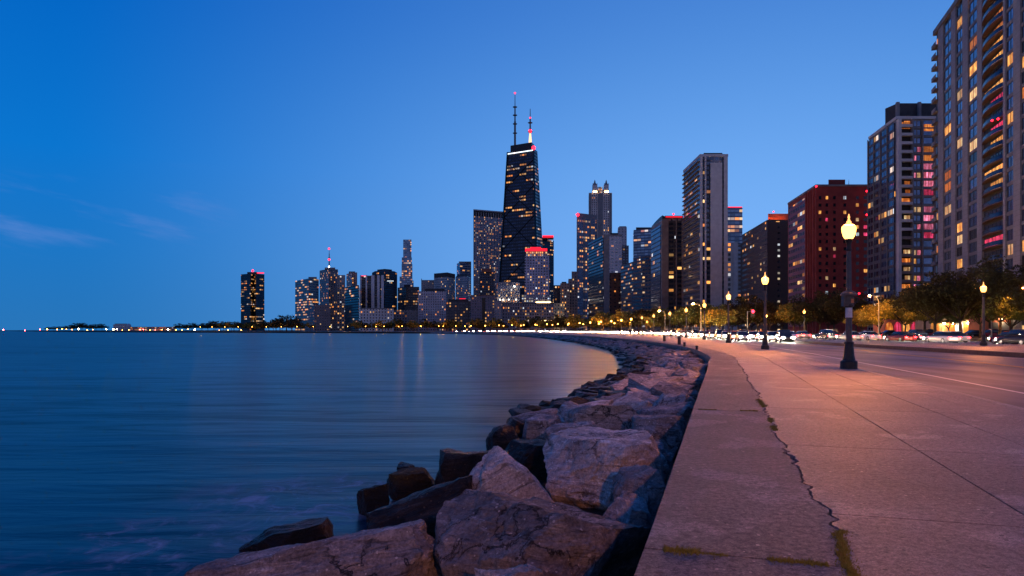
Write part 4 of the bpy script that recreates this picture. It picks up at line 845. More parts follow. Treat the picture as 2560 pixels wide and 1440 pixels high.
beacon(t, 1287.5, 233, D*1.03, 2.2); beacon(t, 1325.5, 328, D*1.03, 4.5); beacon(t, 1325.5, 295, D*1.03, 2.0); beacon(t, 1334, 370, D*1.01, 5.0)
b = MB(); x, y = PX(1325.5, D*1.025); b.tube([(x, y, PZ(360, D*1.03)), (x, y, PZ(336, D*1.03))], [3.2, 1.8], 8); bpart('lit_mast_base', b, emis('warm_mast_glow', (1, .66, .38), 1.6, False), t)  # mast base emits; the light on it is put in as its own glow
# 19 lit beige building
D = 1010; t = bld('pale stone building lit by white lamps at the foot of the tapered giant', 'building', quad(1243, 1.0, 1243, 1300, 1.0, D), D, 718, wm((.26, .23, .21), pu=3.6, pv=4.2, fu=.4, fv=.55, lit=.30, glass=G3), parapet=(1.0, 'conc')); block(t, 'upper_storey', wm((.16, .145, .14), pu=3.6, pv=4.2, fu=.45, fv=.5, lit=.12), fpx(1247, 1299, D+5), PZ(718, D), PZ(705, D))
for px in (1250, 1258, 1272, 1290): beacon(t, px, 749, D-3, .9, 'warmwhite') if 'warmwhite' in M else beacon(t, px, 749, D-3, 1.0, 'whitelight')
beacon(t, 1286, 716, D-3, 1.5, 'whitelight')
# 20 red-crowned tower
D = 1060; W20 = wm((.24, .23, .28), pu=4.2, pv=4.3, fu=.45, fv=.5, lit=.26, glass=G3, es=1.1); f0 = quad(1312, 1.0, 1312, 1373, 1.0, D); t = bld('lilac-grey stone tower with a glowing red crown before the tapered giant', 'tower', f0, D, 640, W20)
block(t, 'upper_storeys', wm((.3, .26, .2), pu=3, pv=4, fu=.6, fv=.6, lit=.7, es=1.2), fpx(1315, 1369, D+3), PZ(640, D), PZ(627, D)); block(t, 'crown', 'redband', fpx(1313, 1368, D+1, 12), PZ(627, D), PZ(621, D)); block(t, 'crown_top', 'redband', fpx(1326, 1352, D+4, 8), PZ(621, D), PZ(617, D))  # crown blocks emit red themselves; the light on them is put in as glow
block(t, 'base_wing', wm((.2, .2, .24), pu=3.6, pv=4, fu=.6, fv=.5, lit=.35, warm=-1, es=.9), fpx(1304, 1376, D-8, 8), 0, PZ(737, D)); block(t, 'light_line', 'warmflood', fpx(1340, 1376, D-9, .8), PZ(757, D), PZ(755.5, D))
D = 1480; t = bld('dark tower with a red-lit roof line right of the tapered giant', 'tower', quad(1352, 1.0, 1352, 1384.5, 1.02, D), D, 597, wm((.03, .03, .04), pu=4.5, pv=5, fu=.7, fv=.5, lit=.20, run=2, glass=G3)); block(t, 'roof_light_band', 'redband', fpx(1356, 1384, D-1, 8), PZ(593.5, D), PZ(588.5, D)); block(t, 'roof_plant', 'rustc', fpx(1355, 1384, D, 15), PZ(597, D), PZ(593.5, D))
D = 830; t = bld('long low brown hotel block facing the shore below the red-crowned tower', 'building', quad(1242, 1.0, 1242, 1386, 1.03, D), D, 758, wm((.15, .115, .115), pu=3.2, pv=3.8, fu=.42, fv=.5, lit=.16, glass=G3), parapet=(1.0, 'roofdark')); block(t, 'end_pavilion', wm((.16, .125, .125), pu=3.2, pv=3.8, fu=.42, fv=.5, lit=.12), fpx(1236, 1254, D-4, 4), 0, PZ(752, D)); block(t, 'light_line', 'warmflood', fpx(1352, 1380, D-.8, .5), PZ(802, D), PZ(800.5, D))
# 23 mid blocks
D = 900; t = bld('narrow dark block directly right of the red-crowned tower', 'building', quad(1384, 1.0, 1384, 1402, 1.0, D), D, 713, wm((.04, .035, .035), pu=3.6, pv=4, fu=.5, fv=.5, lit=.14, glass=G3))
D = 860; t = bld('tan brick block with a small roof hut, right of the narrow dark one', 'building', quad(1401, 1.0, 1401, 1424, 1.0, D), D, 708, wm((.17, .11, .075), pu=3.4, pv=3.8, fu=.4, fv=.45, lit=.18, glass=G3)); block(t, 'roof_hut', 'roofdark', fpx(1404, 1416, D+3), PZ(708, D), PZ(704, D))
D = 880; t = bld('brown setback tower rising beside the yellow-windowed glass tower', 'tower', quad(1421, 1.0, 1421, 1444, 1.0, D), D, 697, wm((.13, .09, .075), pu=3.4, pv=3.8, fu=.4, fv=.5, lit=.2, glass=G3)); block(t, 'upper_tier', wm((.11, .08, .07), pu=3.4, pv=3.8, fu=.4, lit=.1), fpx(1429, 1444, D+4), PZ(697, D), PZ(678, D))
D = 700; t = bld('low orange-lit stone front between the trees below the tan block', 'building', quad(1385, 1.0, 1385, 1411, 1.0, D), D, 758, wm((.42, .27, .15), pu=3, pv=3.6, fu=.4, fv=.5, lit=.28, glass=G3)); block(t, 'light_line', 'warmflood', fpx(1386, 1410, D-3, .6), PZ(806, D), PZ(804, D))
# 24
D = 1000; f0 = quad(1442, 1.0, 1442, 1493, 1.02, D); t = bld('glassy tower with yellow windows and a red light on its upper corner', 'tower', f0, D, 545, wm((.10, .10, .12), pu=3.6, pv=4, fu=.62, fv=.6, lit=.27, run=2, glass=(.06, .085, .13))); block(t, 'top_band', 'grey', shrink(f0, .3), PZ(545, D)+.02, PZ(532, D))
for i in range(4): b = MB(); a = Vector(f0[0]).lerp(Vector(f0[1]), (.02, .36, .66, .98)[i]); b.box((a.x, a.y-.3, PZ(545, D)/2), (1.3, 1.0, PZ(545, D)-.1)); bpart('pier', b, M['grey'], t)
beacon(t, 1444, 537, D-2, 3.2)
# 25 four-lantern tower
D = 1240; f0 = quad(1472, 1.0, 1472, 1530, 1.0, D, 45); t = bld('grey stone tower crowned with golden-lit lantern turrets', 'tower', f0, D, 482, wm((.26, .235, .225), pu=3.6, pv=4.2, fu=.42, fv=.6, lit=.10, glass=G3))
for a, c in ((1472, 1478), (1495, 1507), (1524, 1530)): block(t, 'pier', 'grey', fpx(a, c, D-1.5, 1.4), 0, PZ(484, D))
for px, dd in ((1487, 4), (1515.5, 4), (1489, 34), (1514, 34)):
    x, y = PX(px, D+dd); b = MB(); z0 = PZ(482, D); z1 = PZ(462, D); b.box((x, y, (z0+z1)/2), (8.2, 8.2, z1-z0-.1)); tq = bpart('turret', b, M['stonelit'] if 'stonelit' in M else M['conc'], t)
    b = MB(); b.lathe([(4.6, z1), (3.0, z1+2.5), (1.7, z1+4), (1.2, z1+7), (.2, z1+10)], 8, (x, y, 0)); o = bpart('spire', b, M['grey'], t)
    b = MB(); b.box((x, y-4.6, z0+2), (7, .6, 2.4)); bpart('floodlight', b, M['warmflood'], t)
    for sx in (-1, 1): b = MB(); b.box((x+sx*3.7, y-3.7, z1+.9), (1, 1, 4)); bpart('pinnacle', b, M['conc'], t)
block(t, 'parapet', 'conc', fpx(1484, 1518, D+6, 2), PZ(482, D), PZ(473, D)); block(t, 'gilded_arch', wm((.5, .36, .2), pu=2.2, pv=5, lit=.5), fpx(1496, 1506, D+4, 2), PZ(482, D), PZ(466, D))
# 26
D = 720; f0 = quad(1472, 1.09, 1509, 1555, 1.0, D); t = bld('grey concrete tower with a black glass flank in front of the lantern tower', 'tower', f0, D, 590, wm((.22, .225, .25), pu=4.2, pv=3.4, fu=.62, fv=.45, lit=.03, glass=(.1, .13, .18)))
b = MB(); L, Cc = Vector(f0[3]), Vector(f0[0]); nrm = Vector((-(L-Cc).y, (L-Cc).x)).normalized(); nrm = nrm if nrm.dot(-Cc) > 0 else -nrm; q4 = [tuple(Cc+nrm*.5), tuple(Cc), tuple(L), tuple(L+nrm*.5)]
block(t, 'glass_flank', wm((.012, .012, .014), pu=4, pv=3.4, fu=.85, fv=.6, lit=.13, run=2, glass=(.025, .028, .035)), [q4[3], q4[0], q4[1], q4[2]], 0, PZ(588, D)); block(t, 'pier', 'grey', fpx(1509, 1523, D-.6, .58), 0, PZ(588, D)); block(t, 'penthouse', 'roofdark', fpx(1526, 1546, D+10), PZ(590, D), PZ(579, D)); block(t, 'parapet', 'grey', shrink(f0, -.3), PZ(590, D)+.02, PZ(586.5, D))
D = 900; t = bld('thin rounded grey tower behind the grey concrete one', 'tower', quad(1545, 1.0, 1545, 1567, 1.0, D), D, 568, wm((.19, .19, .21), pu=4, pv=3.4, fu=.4, fv=.5, lit=.04)); block(t, 'roof', 'grey', fpx(1548, 1566, D+2, 8), PZ(568, D), PZ(565, D)); block(t, 'stair_wing', wm((.05, .05, .06), pu=4, pv=3.4, lit=.1), fpx(1556, 1572, D-6, 5), 0, PZ(615, D))
D = 640; t = bld('dark red-brown slab low in front of the grey concrete tower', 'tower', quad(1524, 1.0, 1524, 1554, 1.0, D), D, 684, wm((.055, .02, .015), pu=4.2, pv=3.6, fu=.35, fv=.4, lit=.10, glass=G3), parapet=(.8, 'roofdark'))
D = 900; t = bld('flat-topped blue glass tower behind the dark striped block', 'tower', quad(1584, 1.0, 1584, 1632, .985, D), D, 575, wm((.05, .08, .12), pu=5, pv=3.8, fu=.92, fv=.62, lit=.14, run=2, glass=G2)); block(t, 'roof_rail', 'roofdark', fpx(1590, 1630, D+1, 10), PZ(575, D), PZ(568, D)); block(t, 'light_line', 'warmflood', fpx(1606, 1630, D-1, .8), PZ(637, D), PZ(634.5, D))
# 30
D = 560; t = bld('dark curved block with horizontal strip windows between the grey and the brown towers', 'tower', [PX(1552, D*1.10), PX(1580, D*1.04), PX(1605, D*1.01), PX(1634, D*.99), PX(1640, D*1.1), PX(1560, D*1.2)], D, 648, wm((.07, .062, .062), pu=3.4, pv=3.1, fu=.75, fv=.45, lit=.20, run=2, glass=(.04, .045, .06)))
block(t, 'roof_storey', wm((.06, .055, .06), pu=3.4, pv=3.1, fu=.7, fv=.5, lit=.3), [PX(1583, D*1.045), PX(1607, D*1.015), PX(1634, D*1.0), PX(1634, D*1.1), PX(1590, D*1.12)], PZ(648, D), PZ(637, D))
# 31 brown tower with curved glass shoulder
D = 480; f0 = quad(1629, 1.07, 1656, 1709, 1.0, D); t = bld('brown tower with a curved glass shoulder and a red-lit roof, left of the pale slab', 'tower', f0, D, 548, wm((.12, .095, .085), pu=3.6, pv=3.1, fu=.3, fv=.4, lit=.03, glass=G3))
L, Cc = Vector(f0[3]), Vector(f0[0]); nrm = Vector((-(L-Cc).y, (L-Cc).x)).normalized(); nrm = nrm if nrm.dot(-Cc) > 0 else -nrm
gw = wm((.02, .025, .035), pu=3.0, pv=3.1, fu=.85, fv=.75, lit=.08, run=2, glass=(.06, .1, .18)); fl = [tuple(L+nrm*.5), tuple(Cc.lerp(L, .12)+nrm*.5), tuple(Cc.lerp(L, .12)), tuple(L)]; block(t, 'glass_flank', gw, fl, 0, PZ(560, D))
for a, c, mm in ((1655, 1671, 'brownst'), (1689, 1692, 'brownst'), (1704, 1709, 'brownst')):
    if mm not in M: M[mm] = noisy('brown_facade_stone', (.14, .105, .095), (.21, .165, .15), .3, .75, .2, 3)
    block(t, 'pier', mm, fpx(a, c, D-1.0, .98), 0, PZ(548, D))
for a, c in ((1671, 1689), (1692, 1704)): block(t, 'window_bay', wm((.035, .028, .025), pu=4, pv=3.1, fu=.8, fv=.6, lit=.15, glass=G3, es=1.2), fpx(a, c, D-.3, .28), 0, PZ(552, D))
b = MB(); cr = [(0, 0), (.25, .42), (.5, .72), (.75, .92), (1, 1)]
for (u0, h0), (u1, h1) in zip(cr, cr[1:]):
    p0_, p1_ = L.lerp(Cc, u0), L.lerp(Cc, u1); z0_ = PZ(548, D)+.02; dz_ = PZ(537, D)-z0_; bk = Vector((8, 14)); pts = [(p0_.x, p0_.y), (p1_.x, p1_.y), (p1_.x+bk.x, p1_.y+bk.y), (p0_.x+bk.x, p0_.y+bk.y)]; hh = [z0_+dz_*h0*.9, z0_+dz_*h1*.9]
    b.face([(*pts[0], z0_), (*pts[1], z0_), (*pts[1], hh[1]), (*pts[0], hh[0])]); b.face([(*pts[0], hh[0]), (*pts[1], hh[1]), (*pts[2], hh[1]), (*pts[3], hh[0])])
bpart('curved_roof', b, M['black'], t); block(t, 'red_roof_storey', 'rustc', fpx(1662, 1708, D+2, 14), PZ(548, D), PZ(538, D)); block(t, 'roof_light_band', 'redband', fpx(1664, 1706, D+1.6, .35), PZ(542, D), PZ(540.3, D)); beacon(t, 1683, 536, D, .9)
# 32 pale slab tower
D = 430; f0 = quad(1709, 1.10, 1750, 1819, 1.0, D); z1 = PZ(392, D); t = bld('tall pale slab tower with a blank concrete end wall', 'tower', f0, D, 392, wm((.14, .14, .155), pu=3.0, pv=3.0, fu=.78, fv=.68, lit=.13, run=2, glass=(.06, .085, .14), es=.9))
for a, c, dd in ((1750, 1756.5, 1.2), (1761.5, 1766, 1.2), (1776, 1805.5, 1.6), (1809.5, 1819.5, 1.2)): block(t, 'pier' if c-a < 20 else 'blank_wall', 'conc', fpx(a, c, D-dd, dd-.02), 0, z1-(4 if c-a > 20 else 0))
for a, c, lt in ((1756.5, 1761.5, .25), (1766, 1776, .2), (1805.5, 1809.5, .0)): block(t, 'window_bay', wm((.03, .035, .045), pu=6, pv=3.0, fu=.95, fv=.6, lit=lt, glass=(.05, .065, .1), es=1.3), fpx(a, c, D-.4, .38), 0, z1-1)
block(t, 'cornice', 'conc', [tuple(Vector(p)) for p in shrink(f0, -.6)], z1+.02, z1+1.6); block(t, 'penthouse', 'roofdark', fpx(1759, 1806, D+8, 18), z1+1.6, PZ(374, D)); b = MB(); L, Cc = Vector(f0[3]), Vector(f0[0]); nrm = Vector((-(L-Cc).y, (L-Cc).x)).normalized(); nrm = nrm if nrm.dot(-Cc) > 0 else -nrm
b = MB(); k = 0; z = 6
while z < z1:
    p0_, p1_ = Cc+nrm*.02, L+nrm*.02; b.face([(p0_.x, p0_.y, z), (p1_.x, p1_.y, z), (p1_.x+nrm.x*1.1, p1_.y+nrm.y*1.1, z), (p0_.x+nrm.x*1.1, p0_.y+nrm.y*1.1, z)]); b.face([(p0_.x+nrm.x*1.1, p0_.y+nrm.y*1.1, z), (p1_.x+nrm.x*1.1, p1_.y+nrm.y*1.1, z), (p1_.x+nrm.x*1.1, p1_.y+nrm.y*1.1, z+.55), (p0_.x+nrm.x*1.1, p0_.y+nrm.y*1.1, z+.55)]); z += 3.0
bpart('balcony_slab', b, M['grey'], t)['kind'] = 'stuff'
D = 620; t = bld('blue glass tower with a red roof line behind the pale slab', 'tower', quad(1815, 1.0, 1815, 1856, 1.0, D), D, 519, wm((.05, .08, .12), pu=4, pv=3.6, fu=.92, fv=.65, lit=.22, run=3, glass=G2)); block(t, 'roof_light_band', 'redband', fpx(1818, 1855.5, D-.3, 10), PZ(519, D)+.02, PZ(516.8, D))
D = 520; t = bld('pale narrow block with lit bays at the foot of the blue glass tower', 'building', quad(1815, 1.0, 1815, 1845, 1.0, D), D, 607, wm((.26, .24, .22), pu=5, pv=3.8, fu=.4, fv=.6, lit=.35, glass=G3)); block(t, 'pier', 'conc', fpx(1833, 1844, D-.5, .48), 0, PZ(606, D))
D = 540; t = bld('dark narrow block between the pale lit block and the brown brick one', 'building', quad(1842, 1.0, 1842, 1860, 1.0, D), D, 610, wm((.08, .06, .055), pu=4, pv=3.4, fu=.5, lit=.16), parapet=(.6, 'roofdark'))
# 34 dark brown block with red crown
D = 360; f0 = quad(1856, 1.155, 1918, 1975, 1.0, D); t = bld('dark brown brick block with a glowing orange-red roof house', 'building', f0, D, 553, wm((.055, .028, .022), pu=3.2, pv=3.0, fu=.6, fv=.42, lit=.18, run=1, glass=G3), parapet=(.7, 'roofdark'))
M['brickr'] = noisy('red_roof_brick', (.26, .07, .04), (.36, .10, .06), .6, .8, .2); block(t, 'roof_house', 'brickr', fpx(1920, 1975, D+4, 14), PZ(552.5, D), PZ(531, D)); b = MB(); x0, x1 = PX(1920, D)[0], PX(1968, D)[0]
for i in range(9): b.box((x0+(x1-x0)*(i+.5)/9, D+2.4, PZ(550.5, D)), (.5, .5, .4))
bpart('floodlight', b, emis('orange_roof_flood', (1, .22, .03), 70), t)['kind'] = 'stuff'; L, Cc, Rr = Vector(f0[3]), Vector(f0[0]), Vector(f0[1]); beacon(t, 1932, 530, D+6, .5)
front = wm((.035, .016, .013), pu=12, pv=3.0, fu=.10, fv=.35, lit=.4, glass=G3, warm=-1, es=.9); block(t, 'plain_front', front, [tuple(Cc+Vector((0, -.3))), tuple(Rr+Vector((0, -.3))), tuple(Rr), tuple(Cc)], 0, PZ(555, D))
# ---------------------------------------------------------------- facade frame for the three big blocks
class Face:
    def __init__(s, a, b): s.a = Vector(a); s.b = Vector(b); s.L = (s.b-s.a).length; s.u = (s.b-s.a)/s.L; s.n = Vector((s.u.y, -s.u.x)); s.n = s.n if s.n.dot(-s.a) > 0 else -s.n
    def t(s, px): k = (px-1280)/F; return (k*s.a.y-s.a.x)/(s.u.x-k*s.u.y)
    def box(s, mb, u0, u1, z0, z1, d0, d1):
        c = [s.a+s.u*u0+s.n*d0, s.a+s.u*u1+s.n*d0, s.a+s.u*u1+s.n*d1, s.a+s.u*u0+s.n*d1]
        lo = [(p.x, p.y, z0) for p in c]; hi = [(p.x, p.y, z1) for p in c]
        for f in ((lo[0], lo[3], lo[2], lo[1]), hi, (lo[0], lo[1], hi[1], hi[0]), (lo[1], lo[2], hi[2], hi[1]), (lo[2], lo[3], hi[3], hi[2]), (lo[3], lo[0], hi[0], hi[3])): mb.face(f)
def litmat(name, col, s):
    """a lit room seen through its window: drawn curtains, dim corners, each room at its own level"""
    m = noisy(name, [x*.5 for x in col], col, 2.5, .6, 0); t = m.node_tree; b = t.nodes['Principled BSDF']; co = nd(t, 'ShaderNodeTexCoord').outputs['Object']; rn = nd(t, 'ShaderNodeObjectInfo').outputs['Random']
    n = nd(t, 'ShaderNodeTexNoise', i={'Vector': co, 'Scale': 1.1, 'Detail': 4.0}); mp = nd(t, 'ShaderNodeMapping', i={0: co, 3: (3.2, 3.2, .25)}); st = nd(t, 'ShaderNodeTexNoise', i={'Vector': mp.outputs[0], 'Scale': 1.0, 'Detail': 3.0})
    k = mt(t, 'MULTIPLY', mapr(t, n.outputs[0], .3, .7, .5, 1.25), mapr(t, st.outputs[0], .38, .62, .35, 1.3))
    t.links.new(mt(t, 'MULTIPLY', k, mt(t, 'ADD', mt(t, 'MULTIPLY', rn, .95*s), .35*s)), b.inputs['Emission Strength'])
    t.links.new(mixc(t, mapr(t, st.outputs[0], .4, .6), [col[0], col[1]*.75, col[2]*.6], [col[0], min(1, col[1]*1.25), min(1, col[2]*1.6)]), b.inputs['Emission Color']); m.cycles.emission_sampling = 'NONE'; return m
M['litA'] = litmat('warm_lit_window', (1, .40, .075), 1.0); M['litB'] = litmat('orange_lit_window', (1, .27, .04), .75); M['litC'] = litmat('pale_lit_window', (1, .58, .22), .85); M['litR'] = litmat('red_lit_window', (1, .06, .14), .75); M['litP'] = litmat('pink_lit_window', (1, .22, .30), .9); M['litW'] = litmat('cool_lit_window', (.75, .78, .85), .55)
def glassmat(name, c, r_=.08): m = noisy(name, [x*.6 for x in c], [x*1.3 for x in c], .5, r_, .12, .6, metal=.75, dist=.3); return m
M['glass'] = glassmat('dusk_window_glass', (.09, .15, .27)); M['glassd'] = glassmat('dark_window_glass', (.03, .035, .05), .15); M['mull'] = mat('dark_window_frame', (.02, .02, .022), .5)
def window(t, fc, u0, u1, z0, z1, d, kind, nm=2, first=True):
    """one window: glass part with a frame of mullions as its sub-part"""
    b = MB(); fc.box(b, u0, u1, z0, z1, d-.05, d); g_ = bpart('window', b, M[kind], t)
    return g_
def frames(t, fc, wins, d):
    b = MB()
    for u0, u1, z0, z1, nm in wins:
        for k in range(nm+1): x = u0+(u1-u0)*k/nm; fc.box(b, x-.05, x+.05, z0, z1, d+.003, d+.07)
        for z in (z0, z1): fc.box(b, u0, u1, z-.05, z+.05, d+.005, d+.06)
    return b
rw = random.Random(99)
# 35 red brick block
D = 285; f0 = quad(1970, 1.145, 2040, 2178, 1.0, D); H35 = PZ(466, D)
M['redbrick'] = noisy('dark_red_brick', (.15, .022, .018), (.23, .036, .03), .25, .85, .25, 6, c3=(.18, .03, .022))
t = thing('brick_apartment_block', 'dark red brick apartment block behind the first tall lamp', 'apartment block', (sum(p[0] for p in f0)/4, sum(p[1] for p in f0)/4, 0))
b = MB(); b.prism(f0, 0, H35, du=60); bpart('wall', b, M['redbrick'], t); b = MB(); b.prism(shrink(f0, -.3), H35+.003, H35+.8); bpart('parapet', b, M['grey'], t)
block(t, 'penthouse', 'redbrick', fpx(2071, 2113, D+6, 12), H35+.8, PZ(441, D)); mastp(t, 2122, D+8, 466, 448, .12)
fl35 = Face(f0[3], f0[0]); lf = wm((.10, .03, .05), pu=3.6, pv=3.05, fu=.86, fv=.5, lit=.22, run=2, glass=(.07, .06, .12)); b = MB()
q0 = [fl35.a+fl35.u*2+fl35.n*.3, fl35.a+fl35.u*(fl35.L*.66)+fl35.n*.3, fl35.a+fl35.u*(fl35.L*.66), fl35.a+fl35.u*2]; block(t, 'strip_windows', lf, [tuple(p) for p in q0], 3, H35-2)
for k in (.70, .78, .86, .95): b = MB(); fl35.box(b, fl35.L*k-.35, fl35.L*k+.35, 0, H35-.5, .005, .6); bpart('pier', b, M['redbrick'], t)
ff = Face(f0[0], f0[1]); cols = [(2050, 1.1), (2067, 1.0), (2086, 1.0), (2112, 1.1), (2143.5, 1.2), (2164, 1.6)]; nwin = 0; restb = {}
for ci, (px, w) in enumerate(cols):
    for fl in range(2, int((H35-3)/3.05)):
        u = ff.t(px); z = 1.0+fl*3.05; kd = rw.choices(['glassd', 'litW', 'litA', 'litC', 'litR'], [13, 1.0, .9, .6, .3 if ci < 4 else 2.4])[0]; window(t, ff, u-w/2, u+w/2, z+.15, z+1.5, .04, kd)
for px, py in ((2038, 467), (2164, 479), (2164, 538), (2145, 734)): beacon(t, px, py, D-2, .55)
# 36 grey tower with balconies
D = 240; f0 = quad(2173, 1.105, 2241, 2338, 1.0, D); H36 = PZ(298, D); t = thing('balcony_tower', 'grey tower with stacked balconies and pink-lit glass bays, second from the picture edge', 'apartment tower', (sum(p[0] for p in f0)/4, sum(p[1] for p in f0)/4, 0))
b = MB(); b.prism(f0, 0, H36, du=60); bpart('wall', b, M['grey'], t); f1 = shrink(f0, 3.0); block(t, 'penthouse', 'roofdark', [PX(2213, D*1.05), PX(2244, D+6), PX(2350, D+6), PX(2350, D*1.12), PX(2225, D*1.12)], H36+.02, PZ(258, D+6)); b = MB(); b.prism(shrink(f0, -.4), H36+.01, H36+1.0); bpart('parapet', b, M['conc'], t)
for px in (2244, 2298): b = MB(); x, y = PX(px, D+5); b.box((x, y, (H36+PZ(258, D+6))/2), (1.0, 1.0, PZ(258, D+6)-H36)); bpart('penthouse_pier', b, M['grey'], t)
fl = Face(f0[3], f0[0]); q0 = [fl.a+fl.u*.3+fl.n*.5, fl.a+fl.u*(fl.L-1.0)+fl.n*.5, fl.a+fl.u*(fl.L-1.0), fl.a+fl.u*.3]; block(t, 'glass_flank', wm((.07, .065, .075), pu=2.6, pv=3.0, fu=.80, fv=.62, lit=.17, glass=(.06, .085, .15), rowv=.4, run=2), [tuple(p) for p in q0], 0, H36-1)
for k in (.02, .25, .5, .75): b = MB(); fl.box(b, fl.L*k-.2, fl.L*k+.2, 0, H36-.5, .505, .85); bpart('pier', b, M['grey'], t)
ff = Face(f0[0], f0[1]); U = ff.t
for a, c, mm, dp in ((2241, 2248, 'conc', 1.5), (2276, 2280, 'grey', 1.2), (2303, 2306, 'grey', .8), (2334, 2338, 'grey', .8)): b = MB(); ff.box(b, U(a), U(c), 0, H36-.3, .005, dp); bpart('pier', b, M[mm], t)
M['baldark'] = mat('balcony_shade_black', (.012, .010, .010), .7); b = MB(); ff.box(b, U(2248), U(2276), 0, H36-.4, .002, .012); bpart('balcony_shade_sheet', b, M['baldark'], t)  # near-black sheet on the flat wall; recess shade is put into its colour
nf = int((H36-2)/3.02)
for k in range(2, nf+1):
    z = k*3.02; b = MB(); ff.box(b, U(2248)+.02, U(2276)-.02, z, z+.22, .015, 1.5); ff.box(b, U(2248)+.02, U(2276)-.02, z+.25, z+1.0, 1.38, 1.48); bpart('balcony', b, M['brownst' if k < 12 else 'conc'], t)
    if rw.random() < .42: b = MB(); ff.box(b, U(2249.5)+rw.uniform(0, 2), U(2275), z+1.1, z+2.5, .015, .06); bpart('lit_balcony_door', b, M[rw.choice(['litA', 'litA', 'litB', 'litC'])], t)
    for a, c in ((2283, 2290), (2293, 2301)): window(t, ff, U(a), U(c), z+.7, z+2.4, .05, rw.choices(['glass', 'litC', 'litP', 'litA'], [6, 1, 1.2, .8])[0])
    yy = HZ-(z+1-EYE)/D*F; pk = 400 < yy < 600
    window(t, ff, U(2307), U(2333), z+.6, z+2.6, .05, rw.choices(['glass', 'litP', 'litR', 'litB', 'litA'], [1, 9, 5, 0, 0] if pk else [8, 0, .6, 1.2, .8])[0])
    b = MB(); ff.box(b, U(2280)+.02, U(2334)-.02, z-.25, z+.2, .004, .35); bpart('spandrel', b, M['brownst' if k < 12 else 'grey'], t)
b = MB(); ff.box(b, U(2249), U(2275), H36-3.4, H36-1.0, .02, .08); bpart('lit_balcony_door', b, M['litB'], t); b = MB(); ff.box(b, U(2307), U(2333), H36-4.2, H36-1.8, .09, .14); bpart('lit_lounge', b, M['litB'], t)
# 37 the huge flats at the picture edge
fA, fB = Vector((118.2, 190.0)), Vector((97.0, 121.5)); ff = Face(fA, fB); U = ff.t; H37 = PZ(86, 190); back = -ff.n*32
t = thing('flats_tower', 'huge beige apartment tower towering out of frame, curved balconies down its face', 'apartment tower', ((fA+fB)/2-ff.n*14).to_tuple()+(0,))
b = MB(); b.prism([tuple(fA), tuple(fB), tuple(fB+back), tuple(fA+back)], 0, H37); M['shade'] = noisy('beige_brick_wall', (.13, .12, .13), (.19, .175, .185), .3, .8, .3, 5); bpart('wall', b, wm((.088, .08, .085), pu=6, pv=3.02, fu=.45, fv=.6, lit=.14), t)
b = MB(); ff.box(b, -1.0, ff.L, H37+.01, H37+1.3, -2, .7); bpart('parapet', b, M['shade'], t)
def pierm():
    m = noisy('beige_panel_pier', (.19, .182, .20), (.26, .25, .27), .4, .8, .25, 5); tt = m.node_tree; bb = tt.nodes['Principled BSDF']; co = nd(tt, 'ShaderNodeTexCoord').outputs['Object']; sp_ = nd(tt, 'ShaderNodeSeparateXYZ', i={0: co})
    fr = mt(tt, 'LESS_THAN', mt(tt, 'FRACT', mt(tt, 'DIVIDE', sp_.outputs[2], 1.02)), .05); src = bb.inputs['Base Color'].links[0].from_socket; tt.links.new(mixc(tt, mt(tt, 'MULTIPLY', fr, .6), src, (.07, .06, .06)), bb.inputs['Base Color']); return m
M['pier'] = pierm()
for a, c in ((2349.5, 2361.5), (2382, 2393), (2410.5, 2424), (2447.5, 2459.5), (2513, 2519), (2538.5, 2556)): b = MB(); ff.box(b, U(a), U(c), 0, H37-.02, .005, .42); bpart('pier', b, M['pier'], t)
FH = 3.02; nf = int(H37/FH); wc = [(2363, 2381.2), (2394, 2409.6), (2425, 2446.6), (2520, 2537.6), (2557, 2580)]; wins = []
